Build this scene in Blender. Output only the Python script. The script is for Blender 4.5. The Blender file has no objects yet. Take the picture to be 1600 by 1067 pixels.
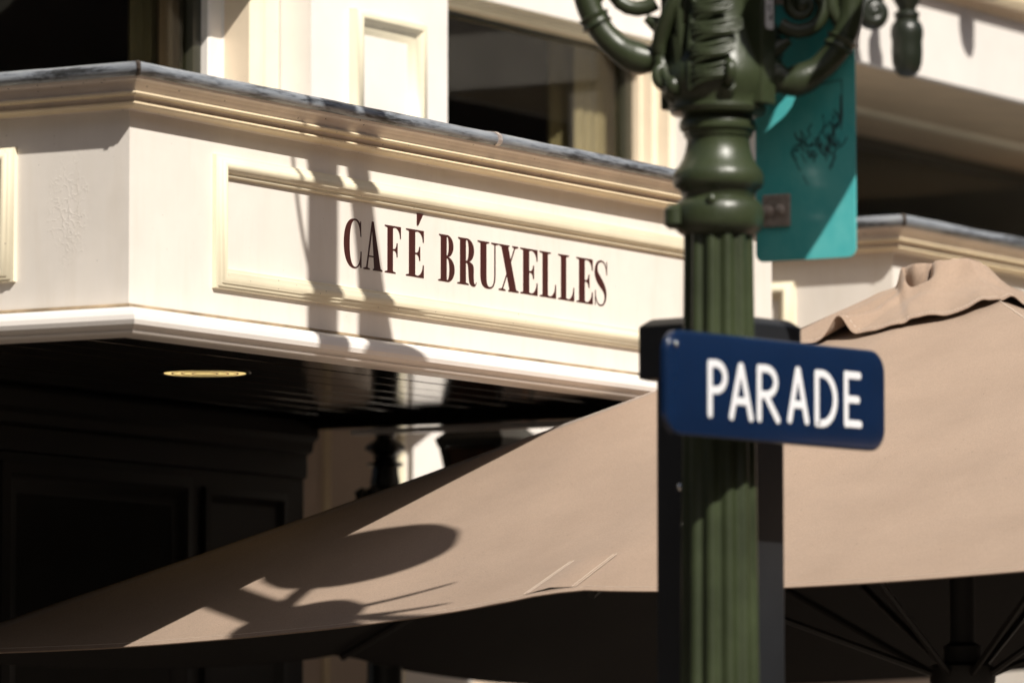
import bpy, bmesh, math, random
from mathutils import Vector, Matrix, noise as mnoise

random.seed(7)
scene = bpy.context.scene
col = scene.collection
R_ = math.radians

# ------------------------------------------------------------------ camera, sky, sun, exposure
cam_d = bpy.data.cameras.new('camera')
cam_d.sensor_width = 36.0
cam_d.lens = 200.0
cam_d.clip_end = 3000
cam_d.dof.use_dof = True
cam_d.dof.focus_distance = 13.5
cam_d.dof.aperture_fstop = 2.5
cam_d.dof.aperture_blades = 0
cam = bpy.data.objects.new('camera', cam_d)
col.objects.link(cam)
cam.location = (0, 0, 1.6)
cam.rotation_euler = (R_(90) + math.atan(752 / 8889.0), 0, 0)
scene.camera = cam

# street frame: x runs along the cafe front (away from the camera), y runs into the building, z is up
ANG = R_(59.0)
CX, CY = -0.8526, 12.6
DR = (math.cos(ANG), math.sin(ANG))
DN = (math.sin(ANG), -math.cos(ANG))
SUN_AZ = R_(29.5)     # from the cafe front's normal, towards the near end of the street
SUN_EL = R_(44.0)
sh = (-math.sin(SUN_AZ) * DR[0] + math.cos(SUN_AZ) * DN[0], -math.sin(SUN_AZ) * DR[1] + math.cos(SUN_AZ) * DN[1])
to_sun = Vector((sh[0] * math.cos(SUN_EL), sh[1] * math.cos(SUN_EL), math.sin(SUN_EL)))

world = bpy.data.worlds.new('World')
scene.world = world
world.use_nodes = True
wt = world.node_tree
bg = wt.nodes['Background']
sky = wt.nodes.new('ShaderNodeTexSky')
sky.sky_type = 'NISHITA'
sky.sun_disc = False
sky.sun_elevation = SUN_EL
sky.sun_rotation = math.atan2(to_sun.x, to_sun.y)
sky.air_density = 1.0
sky.dust_density = 3.0
wt.links.new(sky.outputs['Color'], bg.inputs['Color'])
bg.inputs['Strength'].default_value = 0.05

sun_d = bpy.data.lights.new('sun', 'SUN')
sun_d.energy = 5.0
sun_d.angle = R_(0.53)
sun_d.color = (1.0, 0.95, 0.87)
sun = bpy.data.objects.new('sun', sun_d)
col.objects.link(sun)
sun.location = (5, -5, 20)
sun.rotation_euler = (-to_sun).to_track_quat('-Z', 'Y').to_euler()

scene.view_settings.view_transform = 'Standard'
scene.view_settings.look = 'None'
scene.view_settings.gamma = 1.0
scene.view_settings.exposure = 0.27
scene.cycles.max_bounces = 8
scene.cycles.use_denoising = True

# ------------------------------------------------------------------ materials
def new_mat(name):
    m = bpy.data.materials.new(name)
    m.use_nodes = True
    nt = m.node_tree
    b = nt.nodes['Principled BSDF']
    return m, nt, b

def N(nt, t, **kw):
    n = nt.nodes.new(t)
    for k, v in kw.items():
        if k in n.inputs.keys() if isinstance(k, str) else False:
            n.inputs[k].default_value = v
        else:
            setattr(n, k, v)
    return n

def noise_tex(nt, scale, detail=4.0, rough=0.55, stretch=None):
    tc = nt.nodes.new('ShaderNodeTexCoord')
    src = tc.outputs['Object']
    if stretch:
        mp = nt.nodes.new('ShaderNodeMapping')
        mp.inputs['Scale'].default_value = stretch
        nt.links.new(src, mp.inputs['Vector'])
        src = mp.outputs['Vector']
    n = nt.nodes.new('ShaderNodeTexNoise')
    n.inputs['Scale'].default_value = scale
    n.inputs['Detail'].default_value = detail
    n.inputs['Roughness'].default_value = rough
    nt.links.new(src, n.inputs['Vector'])
    return n

def ramp(nt, fac, stops):
    r = nt.nodes.new('ShaderNodeValToRGB')
    els = r.color_ramp.elements
    while len(els) < len(stops):
        els.new(0.5)
    for e, (p, c) in zip(els, stops):
        e.position = p
        e.color = (c[0], c[1], c[2], 1)
    nt.links.new(fac, r.inputs['Fac'])
    return r

def bump(nt, b, height, strength, dist):
    bp = nt.nodes.new('ShaderNodeBump')
    bp.inputs['Strength'].default_value = strength
    bp.inputs['Distance'].default_value = dist
    nt.links.new(height, bp.inputs['Height'])
    prev = b.inputs['Normal']
    if prev.is_linked:
        nt.links.new(prev.links[0].from_socket, bp.inputs['Normal'])
    nt.links.new(bp.outputs['Normal'], b.inputs['Normal'])
    return bp

def mixc(nt, fac, a, b, mode='MIX'):
    m = nt.nodes.new('ShaderNodeMix')
    m.data_type = 'RGBA'
    m.blend_type = mode
    for sock, v in ((m.inputs[0], fac), (m.inputs[6], a), (m.inputs[7], b)):
        if hasattr(v, 'links'):
            nt.links.new(v, sock)
        elif isinstance(v, (int, float)):
            sock.default_value = v
        else:
            sock.default_value = (v[0], v[1], v[2], 1)
    return m.outputs[2]

def paint(name, c, rough=0.4, var=0.08, specks=0.0, bump_s=0.12, spec_col=(0.06, 0.04, 0.03), stretch=None, peel=None, coat=0.0):
    m, nt, b = new_mat(name)
    n = noise_tex(nt, 6.0, 5, 0.6, stretch)
    lo = [x * (1 - var) for x in c]
    hi = [min(0.95, x * (1 + var * 0.6)) for x in c]
    out = ramp(nt, n.outputs['Fac'], [(0.3, lo), (0.7, hi)]).outputs['Color']
    if specks:
        v = nt.nodes.new('ShaderNodeTexVoronoi')
        v.inputs['Scale'].default_value = 38
        tc = nt.nodes.new('ShaderNodeTexCoord')
        nt.links.new(tc.outputs['Object'], v.inputs['Vector'])
        big = noise_tex(nt, 3.0, 3)
        th = nt.nodes.new('ShaderNodeMath'); th.operation = 'MULTIPLY'
        nt.links.new(big.outputs['Fac'], th.inputs[0]); th.inputs[1].default_value = specks
        lt = nt.nodes.new('ShaderNodeMath'); lt.operation = 'LESS_THAN'
        nt.links.new(v.outputs['Distance'], lt.inputs[0]); nt.links.new(th.outputs[0], lt.inputs[1])
        out = mixc(nt, lt.outputs[0], out, spec_col)
    if peel:
        st_ = noise_tex(nt, 5.0, 5, 0.65, (3.0, 3.0, 0.35))
        sr = ramp(nt, st_.outputs['Fac'], [(0.28, (0.95, 0.935, 0.91)), (0.5, (1, 1, 1)), (0.74, (0.985, 0.98, 0.97))])
        out = mixc(nt, 1.0, out, sr.outputs['Color'], 'MULTIPLY')
    nt.links.new(out, b.inputs['Base Color'])
    b.inputs['Roughness'].default_value = rough
    if coat:
        b.inputs['Coat Weight'].default_value = coat
        b.inputs['Coat Roughness'].default_value = 0.08
    f = noise_tex(nt, 90.0, 4, 0.6, (1, 1, 0.35) if stretch is None else stretch)
    bump(nt, b, f.outputs['Fac'], bump_s, 0.002)
    if peel:
        # cracked, lifted paint inside a patch of the board
        tc = nt.nodes.new('ShaderNodeTexCoord')
        vm = nt.nodes.new('ShaderNodeVectorMath'); vm.operation = 'SUBTRACT'
        vm.inputs[1].default_value = peel[0]
        nt.links.new(tc.outputs['Object'], vm.inputs[0])
        sc = nt.nodes.new('ShaderNodeVectorMath'); sc.operation = 'MULTIPLY'
        sc.inputs[1].default_value = peel[1]
        nt.links.new(vm.outputs[0], sc.inputs[0])
        wob = noise_tex(nt, 26.0, 3)
        ln = nt.nodes.new('ShaderNodeVectorMath'); ln.operation = 'LENGTH'
        nt.links.new(sc.outputs[0], ln.inputs[0])
        ad = nt.nodes.new('ShaderNodeMath'); ad.operation = 'ADD'
        nt.links.new(ln.outputs['Value'], ad.inputs[0])
        w2 = nt.nodes.new('ShaderNodeMath'); w2.operation = 'MULTIPLY'; w2.inputs[1].default_value = 1.6
        nt.links.new(wob.outputs['Fac'], w2.inputs[0]); nt.links.new(w2.outputs[0], ad.inputs[1])
        mask = nt.nodes.new('ShaderNodeMapRange')
        mask.inputs['From Min'].default_value = 1.85; mask.inputs['From Max'].default_value = 1.2
        nt.links.new(ad.outputs[0], mask.inputs['Value'])
        cr = nt.nodes.new('ShaderNodeTexVoronoi'); cr.feature = 'DISTANCE_TO_EDGE'
        cr.inputs['Scale'].default_value = 46
        dn = noise_tex(nt, 30.0, 3)
        wv = nt.nodes.new('ShaderNodeVectorMath'); wv.operation = 'MULTIPLY_ADD'
        nt.links.new(dn.outputs['Color'], wv.inputs[0]); wv.inputs[1].default_value = (0.06, 0.06, 0.06)
        nt.links.new(tc.outputs['Object'], wv.inputs[2]); nt.links.new(wv.outputs[0], cr.inputs['Vector'])
        lt = nt.nodes.new('ShaderNodeMapRange')
        lt.inputs['From Min'].default_value = 0.0; lt.inputs['From Max'].default_value = 0.07
        lt.inputs['To Min'].default_value = 1.0; lt.inputs['To Max'].default_value = 0.0
        nt.links.new(cr.outputs['Distance'], lt.inputs['Value'])
        mu = nt.nodes.new('ShaderNodeMath'); mu.operation = 'MULTIPLY'
        nt.links.new(lt.outputs[0], mu.inputs[0]); nt.links.new(mask.outputs[0], mu.inputs[1])
        bump(nt, b, mu.outputs[0], 0.5, 0.0013)
    return m

M = {}
M['cream'] = paint('cream_board_paint', (0.79, 0.735, 0.67), 0.38, 0.05, 0.05, 0.10, peel=((0.0, 0.165, 2.965), (9.0, 17.0, 8.0)))
M['white'] = paint('white_gloss_paint', (0.82, 0.77, 0.72), 0.30, 0.05, 0.05, 0.10)
M['yellow'] = paint('pale_yellow_paint', (0.81, 0.73, 0.545), 0.36, 0.08, 0.10, 0.14)
M['gold'] = paint('ochre_cream_paint', (0.76, 0.63, 0.43), 0.40, 0.10, 0.11, 0.16)
M['cove'] = paint('stained_cream_paint', (0.69, 0.60, 0.53), 0.45, 0.16, 0.16, 0.18)
M['orange'] = paint('warm_cream_paint', (0.80, 0.665, 0.50), 0.40, 0.08, 0.05, 0.12)
M['lintelshade'] = paint('tan_shade_tint', (0.64, 0.475, 0.30), 0.45, 0.12, 0.05, 0.12)  # warm brown of the shaded underside mouldings put into the colour
M['joint'] = paint('grimy_joint_filler', (0.36, 0.27, 0.17), 0.7, 0.85, 0.0, 0.3, stretch=(0.9, 0.9, 2))
M['seamline'] = paint('dark_joint', (0.05, 0.035, 0.025), 0.8, 0.4)
M['soffit'] = paint('black_gloss_boards', (0.012, 0.010, 0.008), 0.06, 0.2, 0.0, 0.05, stretch=(0.4, 6, 6))
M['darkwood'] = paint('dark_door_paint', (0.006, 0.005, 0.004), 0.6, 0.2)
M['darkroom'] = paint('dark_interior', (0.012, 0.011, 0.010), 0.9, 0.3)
M['beigecurtain'] = paint('beige_curtain_cloth', (0.34, 0.28, 0.19), 0.9, 0.12)
M['browncurtain'] = paint('brown_curtain_cloth', (0.40, 0.28, 0.19), 0.9, 0.15)
M['olivecurtain'] = paint('olive_curtain_cloth', (0.20, 0.165, 0.095), 0.9, 0.15)
M['greenframe'] = paint('dark_green_window_paint', (0.035, 0.034, 0.022), 0.3, 0.2)
M['letter'] = paint('oxblood_sign_paint', (0.055, 0.012, 0.009), 0.42, 0.25, 0.0, 0.2)
M['lamp'] = paint('olive_green_iron_paint', (0.034, 0.044, 0.020), 0.36, 0.35, 0.05, 0.5)
M['lampdark'] = paint('dark_green_iron_paint', (0.013, 0.017, 0.010), 0.36, 0.2, 0.0, 0.25)
M['blackpost'] = paint('black_post_paint', (0.014, 0.015, 0.017), 0.42, 0.25, 0.03, 0.2, (0.12, 0.12, 0.12))
M['navy'] = paint('navy_enamel', (0.004, 0.015, 0.048), 0.22, 0.12, 0.0, 0.03, coat=0.2)
M['enamelwhite'] = paint('white_enamel', (0.74, 0.74, 0.76), 0.35, 0.05)
M['sticker'] = paint('white_sticker', (0.75, 0.75, 0.76), 0.5, 0.04)
M['ink'] = paint('black_ink', (0.02, 0.02, 0.03), 0.5, 0.1)
M['blackmetal'] = paint('black_ironwork', (0.012, 0.013, 0.011), 0.32, 0.2)
M['brownglass'] = paint('brown_lantern_glass', (0.055, 0.028, 0.016), 0.18, 0.2)
M['wallpink'] = paint('pinkish_wall_paint', (0.76, 0.63, 0.52), 0.20, 0.06, 0.0, 0.2)
M['pavement'] = paint('street_paving', (0.15, 0.12, 0.095), 0.85, 0.2)

def zinc():
    m, nt, b = new_mat('weathered_zinc')
    n = noise_tex(nt, 7.0, 6, 0.62, (0.8, 0.8, 9.0))
    n2 = noise_tex(nt, 60.0, 5, 0.6, (0.6, 1.0, 3.0))
    mx = nt.nodes.new('ShaderNodeMath'); mx.operation = 'MULTIPLY_ADD'
    nt.links.new(n2.outputs['Fac'], mx.inputs[0]); mx.inputs[1].default_value = 0.30
    nt.links.new(n.outputs['Fac'], mx.inputs[2])
    r = ramp(nt, mx.outputs[0], [(0.48, (0.04, 0.041, 0.042)), (0.56, (0.13, 0.14, 0.155)), (0.64, (0.25, 0.27, 0.30)), (0.85, (0.36, 0.385, 0.41))])
    nt.links.new(r.outputs['Color'], b.inputs['Base Color'])
    b.inputs['Metallic'].default_value = 0.35
    b.inputs['Roughness'].default_value = 0.5
    bump(nt, b, mx.outputs[0], 0.35, 0.004)
    return m
M['zinc'] = zinc()

def fabric():
    m, nt, b = new_mat('taupe_canvas')
    n = noise_tex(nt, 5.0, 4)
    base = ramp(nt, n.outputs['Fac'], [(0.3, (0.290, 0.207, 0.150)), (0.7, (0.325, 0.233, 0.170))]).outputs['Color']
    f = noise_tex(nt, 330.0, 2, 0.7)
    fr = ramp(nt, f.outputs['Fac'], [(0.3, (0.80, 0.80, 0.80)), (0.5, (1, 1, 1)), (0.72, (1.22, 1.2, 1.18))]).outputs['Color']
    base = mixc(nt, 1.0, base, fr, 'MULTIPLY')
    v = nt.nodes.new('ShaderNodeTexVoronoi'); v.inputs['Scale'].default_value = 22
    tc = nt.nodes.new('ShaderNodeTexCoord'); nt.links.new(tc.outputs['Object'], v.inputs['Vector'])
    lt = nt.nodes.new('ShaderNodeMath'); lt.operation = 'LESS_THAN'; lt.inputs[1].default_value = 0.045
    nt.links.new(v.outputs['Distance'], lt.inputs[0])
    base = mixc(nt, lt.outputs[0], base, (0.16, 0.115, 0.085))
    bigv = noise_tex(nt, 1.3, 5, 0.6, (1.0, 1.8, 1.0))
    br = ramp(nt, bigv.outputs['Fac'], [(0.3, (0.90, 0.885, 0.87)), (0.55, (1, 1, 1)), (0.75, (1.07, 1.06, 1.05))]).outputs['Color']
    base = mixc(nt, 1.0, base, br, 'MULTIPLY')
    nt.links.new(base, b.inputs['Base Color'])
    b.inputs['Roughness'].default_value = 0.85
    b.inputs['Sheen Weight'].default_value = 0.15
    bump(nt, b, f.outputs['Fac'], 0.35, 0.0015)
    w = noise_tex(nt, 9.0, 3, 0.5, (1, 1, 1))
    bump(nt, b, w.outputs['Fac'], 0.12, 0.02)
    return m
M['fabric'] = fabric()
M['underside_shade'] = paint('canvas_underside_shade', (0.010, 0.008, 0.007), 0.9, 0.1)  # shade below the canopy put into the colour of the canvas underside
M['thread'] = paint('pale_thread', (0.62, 0.52, 0.43), 0.7, 0.05)
M['vinyl'] = paint('pale_reinforcement_patch', (0.50, 0.40, 0.33), 0.35, 0.05)
M['alu'] = paint('dark_bronze_frame', (0.014, 0.012, 0.010), 0.6, 0.1)

def teal():
    m, nt, b = new_mat('teal_panel_paint')
    n = noise_tex(nt, 4.0, 4, 0.6, (1, 3.0, 2.0))
    base = ramp(nt, n.outputs['Fac'], [(0.35, (0.085, 0.53, 0.545)), (0.65, (0.15, 0.62, 0.615))]).outputs['Color']
    nt.links.new(base, b.inputs['Base Color'])
    b.inputs['Roughness'].default_value = 0.22
    b.inputs['Coat Weight'].default_value = 0.3
    return m
M['teal'] = teal()

def brass():
    m, nt, b = new_mat('brass_louvre')
    b.inputs['Base Color'].default_value = (0.75, 0.58, 0.22, 1)
    b.inputs['Metallic'].default_value = 1.0
    b.inputs['Roughness'].default_value = 0.35
    n = noise_tex(nt, 40, 3)
    bump(nt, b, n.outputs['Fac'], 0.1, 0.001)
    return m
M['brass'] = brass()
def chrome():
    m, nt, b = new_mat('bright_bolt')
    n = noise_tex(nt, 60, 3)
    r = ramp(nt, n.outputs['Fac'], [(0.3, (0.6, 0.6, 0.6)), (0.7, (0.8, 0.8, 0.8))])
    nt.links.new(r.outputs['Color'], b.inputs['Base Color'])
    b.inputs['Metallic'].default_value = 1.0
    b.inputs['Roughness'].default_value = 0.16
    return m
M['chrome'] = chrome()

def steel():
    m, nt, b = new_mat('weathered_steel')
    n = noise_tex(nt, 80, 4)
    r = ramp(nt, n.outputs['Fac'], [(0.3, (0.34, 0.28, 0.25)), (0.7, (0.52, 0.45, 0.41))])
    nt.links.new(r.outputs['Color'], b.inputs['Base Color'])
    b.inputs['Metallic'].default_value = 0.25
    b.inputs['Roughness'].default_value = 0.38
    return m
M['steel'] = steel()

def glowm():
    m, nt, b = new_mat('lit_downlight_bulb')
    b.inputs['Base Color'].default_value = (0.8, 0.6, 0.25, 1)
    b.inputs['Emission Color'].default_value = (1.0, 0.72, 0.28, 1)
    b.inputs['Emission Strength'].default_value = 0.9
    n = noise_tex(nt, 30, 2)
    bump(nt, b, n.outputs['Fac'], 0.1, 0.001)
    return m
M['glow'] = glowm()

def pane():
    m = bpy.data.materials.new('window_glass')
    m.use_nodes = True
    nt = m.node_tree
    nt.nodes.clear()
    out = nt.nodes.new('ShaderNodeOutputMaterial')
    mix = nt.nodes.new('ShaderNodeMixShader')
    tr = nt.nodes.new('ShaderNodeBsdfTransparent'); tr.inputs['Color'].default_value = (0.86, 0.86, 0.80, 1)
    gl = nt.nodes.new('ShaderNodeBsdfGlossy'); gl.inputs['Roughness'].default_value = 0.03
    n = noise_tex(nt, 3.0, 3)
    gc = ramp(nt, n.outputs['Fac'], [(0.3, (0.55, 0.55, 0.55)), (0.7, (0.75, 0.75, 0.75))])
    nt.links.new(gc.outputs['Color'], gl.inputs['Color'])
    lw = nt.nodes.new('ShaderNodeLayerWeight'); lw.inputs['Blend'].default_value = 0.5
    pw_ = nt.nodes.new('ShaderNodeMath'); pw_.operation = 'POWER'; pw_.inputs[1].default_value = 5.0
    nt.links.new(lw.outputs['Facing'], pw_.inputs[0])
    fr = nt.nodes.new('ShaderNodeMath'); fr.operation = 'MULTIPLY_ADD'; fr.inputs[1].default_value = 0.9; fr.inputs[2].default_value = 0.03
    nt.links.new(pw_.outputs[0], fr.inputs[0])
    nt.links.new(fr.outputs[0], mix.inputs[0])
    nt.links.new(tr.outputs[0], mix.inputs[1]); nt.links.new(gl.outputs[0], mix.inputs[2])
    nt.links.new(mix.outputs[0], out.inputs['Surface'])
    return m
M['pane'] = pane()

# ------------------------------------------------------------------ mesh helpers
class MB:
    def __init__(s):
        s.v = []; s.f = []; s.m = []; s.mats = []
    def mi(s, mat):
        if mat not in s.mats: s.mats.append(mat)
        return s.mats.index(mat)
    def add(s, vs, fs, mat):
        o = len(s.v); k = s.mi(mat)
        s.v += [tuple(p) for p in vs]
        for f in fs:
            s.f.append(tuple(i + o for i in f)); s.m.append(k)
    def box(s, x0, x1, y0, y1, z0, z1, mat):
        vs = [(x0, y0, z0), (x1, y0, z0), (x1, y1, z0), (x0, y1, z0), (x0, y0, z1), (x1, y0, z1), (x1, y1, z1), (x0, y1, z1)]
        s.add(vs, [(0, 3, 2, 1), (4, 5, 6, 7), (0, 1, 5, 4), (1, 2, 6, 5), (2, 3, 7, 6), (3, 0, 4, 7)], mat)
    def sweep(s, path, prof, mats, closed=False):
        """profile (outward, height) carried along a plan path with mitred corners; mats per profile segment"""
        P = [Vector(p) for p in path]; n = len(P); rings = []
        def nrm(a, b):
            d = (b - a).normalized(); return Vector((d.y, -d.x))
        for i, p in enumerate(P):
            if closed or 0 < i < n - 1:
                a = nrm(P[i - 1], p); b = nrm(p, P[(i + 1) % n])
                m = (a + b) / (1 + a.dot(b))
            elif i == 0: m = nrm(p, P[1])
            else: m = nrm(P[i - 1], p)
            rings.append([(p.x + m.x * e, p.y + m.y * e, z) for e, z in prof])
        k = len(prof); segs = n if closed else n - 1
        for i in range(segs):
            A = rings[i]; B = rings[(i + 1) % n]
            for j in range(k - 1):
                mat = mats[j] if isinstance(mats, (list, tuple)) else mats
                s.add([A[j], B[j], B[j + 1], A[j + 1]], [(0, 1, 2, 3)], mat)
        if not closed:
            m0 = mats[0] if isinstance(mats, (list, tuple)) else mats
            s.add(rings[0], [tuple(range(k))], m0)
            s.add(rings[-1], [tuple(reversed(range(k)))], m0)
    def frame(s, O, ex, ez, en, w, h, prof, mats):
        """mitred picture-frame moulding; prof (inset, height)"""
        O, ex, ez, en = Vector(O), Vector(ex), Vector(ez), Vector(en)
        cs = [(0, 0, 1, 1), (w, 0, -1, 1), (w, h, -1, -1), (0, h, 1, -1)]
        rings = [[O + ex * (x + sx * t) + ez * (z + sz * t) + en * hh for t, hh in prof] for x, z, sx, sz in cs]
        for i in range(4):
            A = rings[i]; B = rings[(i + 1) % 4]
            for j in range(len(prof) - 1):
                s.add([A[j], B[j], B[j + 1], A[j + 1]], [(0, 1, 2, 3)], mats[j] if isinstance(mats, (list, tuple)) else mats)
    def lathe(s, prof, n, mat, c=(0, 0), flute=None, cap=True):
        rings = []
        for r, z in prof:
            ring = []
            for i in range(n):
                a = 2 * math.pi * i / n
                rr = r
                if flute: rr = r * (1 - flute[1] * (0.5 + 0.5 * math.cos(a * flute[0])) ** 1.5)
                ring.append((c[0] + rr * math.cos(a), c[1] + rr * math.sin(a), z))
            rings.append(ring)
        vs = [p for r in rings for p in r]; fs = []
        for j in range(len(prof) - 1):
            for i in range(n):
                fs.append((j * n + i, j * n + (i + 1) % n, (j + 1) * n + (i + 1) % n, (j + 1) * n + i))
        if cap:
            fs.append(tuple(reversed(range(n)))); fs.append(tuple((len(prof) - 1) * n + i for i in range(n)))
        s.add(vs, fs, mat)
    def tube(s, pts, rad, n, mat, flat=1.0, up=(0, 0, 1), cap=True):
        P = [Vector(p) for p in pts]; rings = []
        up = Vector(up); prev = None
        for i, p in enumerate(P):
            t = (P[min(i + 1, len(P) - 1)] - P[max(i - 1, 0)]).normalized()
            a = up.cross(t)
            if a.length < 1e-4: a = prev if prev else Vector((1, 0, 0)).cross(t)
            a.normalize()
            if prev and a.dot(prev) < 0 and False: a = -a
            prev = a
            b = t.cross(a).normalized()
            r = rad[i] if isinstance(rad, (list, tuple)) else rad
            rings.append([p + a * math.cos(2 * math.pi * k / n) * r + b * math.sin(2 * math.pi * k / n) * r * flat for k in range(n)])
        vs = [q for r in rings for q in r]; fs = []
        for j in range(len(P) - 1):
            for i in range(n):
                fs.append((j * n + i, j * n + (i + 1) % n, (j + 1) * n + (i + 1) % n, (j + 1) * n + i))
        if cap:
            fs.append(tuple(reversed(range(n)))); fs.append(tuple((len(P) - 1) * n + i for i in range(n)))
        s.add(vs, fs, mat)
    def ball(s, c, r, mat, n=10, sc=(1, 1, 1)):
        vs = [(c[0], c[1], c[2] - r * sc[2])]; fs = []; m = n // 2
        for j in range(1, m):
            th = math.pi * j / m
            for i in range(n):
                a = 2 * math.pi * i / n
                vs.append((c[0] + r * sc[0] * math.sin(th) * math.cos(a), c[1] + r * sc[1] * math.sin(th) * math.sin(a), c[2] - r * sc[2] * math.cos(th)))
        vs.append((c[0], c[1], c[2] + r * sc[2])); L = len(vs) - 1
        for i in range(n):
            fs.append((0, 1 + (i + 1) % n, 1 + i)); fs.append((L, L - n + i, L - n + (i + 1) % n))
        for j in range(m - 2):
            for i in range(n):
                a = 1 + j * n + i; b = 1 + j * n + (i + 1) % n
                fs.append((a, b, b + n, a + n))
        s.add(vs, fs, mat)
    def build(s, name, parent=None, smooth=35, bevel=0.0, subsurf=0, solid=0.0, merge=True):
        me = bpy.data.meshes.new(name)
        me.from_pydata(s.v, [], s.f)
        for mt in s.mats: me.materials.append(M[mt])
        for p, k in zip(me.polygons, s.m): p.material_index = k
        if merge:
            bm = bmesh.new(); bm.from_mesh(me)
            bmesh.ops.remove_doubles(bm, verts=bm.verts, dist=1e-5)
            bmesh.ops.recalc_face_normals(bm, faces=bm.faces)
            bm.to_mesh(me); bm.free()
        me.update()
        if smooth:
            me.shade_smooth(); me.set_sharp_from_angle(angle=R_(smooth))
        o = bpy.data.objects.new(name, me)
        col.objects.link(o)
        if parent: o.parent = parent
        if solid:
            md = o.modifiers.new('thickness', 'SOLIDIFY'); md.thickness = solid; md.offset = 0
        if bevel:
            md = o.modifiers.new('edge', 'BEVEL'); md.width = bevel; md.segments = 2; md.limit_method = 'ANGLE'; md.angle_limit = R_(40)
        if subsurf:
            md = o.modifiers.new('sub', 'SUBSURF'); md.levels = subsurf; md.render_levels = subsurf
        return o

def W(u, y, z=0.0):
    return Vector((CX + u * DR[0] - y * DN[0], CY + u * DR[1] - y * DN[1], z))

def thing(name, label, cat, u=0.0, y=0.0, z=0.0, rot=ANG, group=None):
    o = bpy.data.objects.new(name, None)
    o.empty_display_size = 0.2
    col.objects.link(o)
    o.location = W(u, y, z)
    o.rotation_euler = (0, 0, rot)
    o['label'] = label; o['category'] = cat
    if group: o['group'] = group
    return o

def bez(p0, p1, p2, p3, n=10):
    out = []
    for i in range(n + 1):
        t = i / n; s = 1 - t
        out.append(tuple(s**3 * a + 3 * s * s * t * b + 3 * s * t * t * c + t**3 * d for a, b, c, d in zip(p0, p1, p2, p3)))
    return out

# ------------------------------------------------------------------ ground
g = MB()
g.add([(-400, -400, 0), (400, -400, 0), (400, 400, 0), (-400, 400, 0)], [(0, 1, 2, 3)], 'pavement')
go = g.build('pavement', smooth=0)
go['kind'] = 'structure'

# ------------------------------------------------------------------ unseen brick houses added to block skylight and deepen shade (mirrored in the panes)
M['brick'] = paint('dark_brick', (0.085, 0.055, 0.042), 0.8, 0.3)
M['slate'] = paint('dark_slate', (0.05, 0.05, 0.055), 0.6, 0.2)
def house(u, y, w, d, hgt, face, label):
    floors = max(2, int((hgt - 0.8) / 3.5))
    t = thing('sky_block_house', label, 'house', u, y, 0, group='unseen houses added to block sky')
    m = MB(); m.box(0, w, 0, d, 0, hgt, 'brick'); m.build('wall', t, smooth=0)
    m = MB()
    rx = d / 2 if w >= d else w / 2
    if w >= d: m.add([(0, -.2, hgt), (w, -.2, hgt), (w, d + .2, hgt), (0, d + .2, hgt), (0, d / 2, hgt + 2.5), (w, d / 2, hgt + 2.5)], [(0, 1, 5, 4), (2, 3, 4, 5), (1, 2, 5), (3, 0, 4), (0, 3, 2, 1)], 'slate')
    else: m.add([(-.2, 0, hgt), (w + .2, 0, hgt), (w + .2, d, hgt), (-.2, d, hgt), (w / 2, 0, hgt + 2.5), (w / 2, d, hgt + 2.5)], [(0, 1, 4), (1, 2, 5, 4), (2, 3, 5), (3, 0, 4, 5), (0, 3, 2, 1)], 'slate')
    m.build('roof', t, smooth=0)
    L = w if face == 'y' else d
    k = max(2, int(L / 2.6))
    for fl in range(floors):
        z0 = 0.9 + fl * 3.5
        for i in range(k):
            c = (i + 0.5) * L / k
            m = MB()
            if face == 'y': m.box(c - 0.55, c + 0.55, d - 0.05, d + 0.03, z0, z0 + 1.9, 'pane2')
            else: m.box(w - 0.05, w + 0.03, c - 0.55, c + 0.55, z0, z0 + 1.9, 'pane2')
            m.build('window', t, smooth=0)
M['pane2'] = paint('dark_house_pane', (0.02, 0.02, 0.02), 0.1, 0.1)
house(-16, -24, 14, 9, 10.0, 'y', 'unseen dark brick house, added to block sky, across the square, its front in shade and facing the cafe')
house(-1.9, -24, 13, 9, 10.8, 'y', 'taller unseen brick house, added to block sky, across the square, opposite the lettered bay')
house(11.2, -24, 30, 9, 9.6, 'y', 'long unseen brick house, added to block sky, across the square, opposite the second bay')
house(-32, -15, 8, 16, 18.5, 'x', 'unseen dark brick house, added to block sky, closing the near end of the square')
house(-32, 1.1, 8, 30, 17.5, 'x', 'long unseen brick house, added to block sky, beyond the near end of the square')

# ------------------------------------------------------------------ cafe building
cafe = thing('cafe_building', 'cream cafe building with boxed bays, dark upper windows and dark red CAFÉ BRUXELLES lettering', 'building')

ZT, ZF, ZJ, ZB = 3.283, 3.184, 2.743, 2.680      # zinc top, frieze top, torus joint, torus underside
BAYS = [(0.0, 3.007), (3.717, 6.9)]
ZPROF = [(-0.30, 3.300), (-0.02, 3.288), (0.045, 3.284), (0.068, 3.281), (0.079, 3.273), (0.082, 3.263), (0.078, 3.254), (0.068, 3.249), (0.058, 3.252)]
CPROF = [(0.070, 3.252), (0.066, 3.244), (0.058, 3.240), (0.050, 3.233), (0.045, 3.224), (0.0445, 3.219), (0.053, 3.218), (0.056, 3.214), (0.053, 3.210), (0.042, 3.208), (0.036, 3.203), (0.034, 3.198), (0.041, 3.197), (0.043, 3.193), (0.039, 3.189), (0.028, 3.187), (0.014, 3.185), (0.002, 3.183), (-0.01, 3.183)]
CMATS = ['cove'] * 5 + ['gold'] * 4 + ['cove'] * 2 + ['gold'] * 5 + ['cove'] * 2
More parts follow.
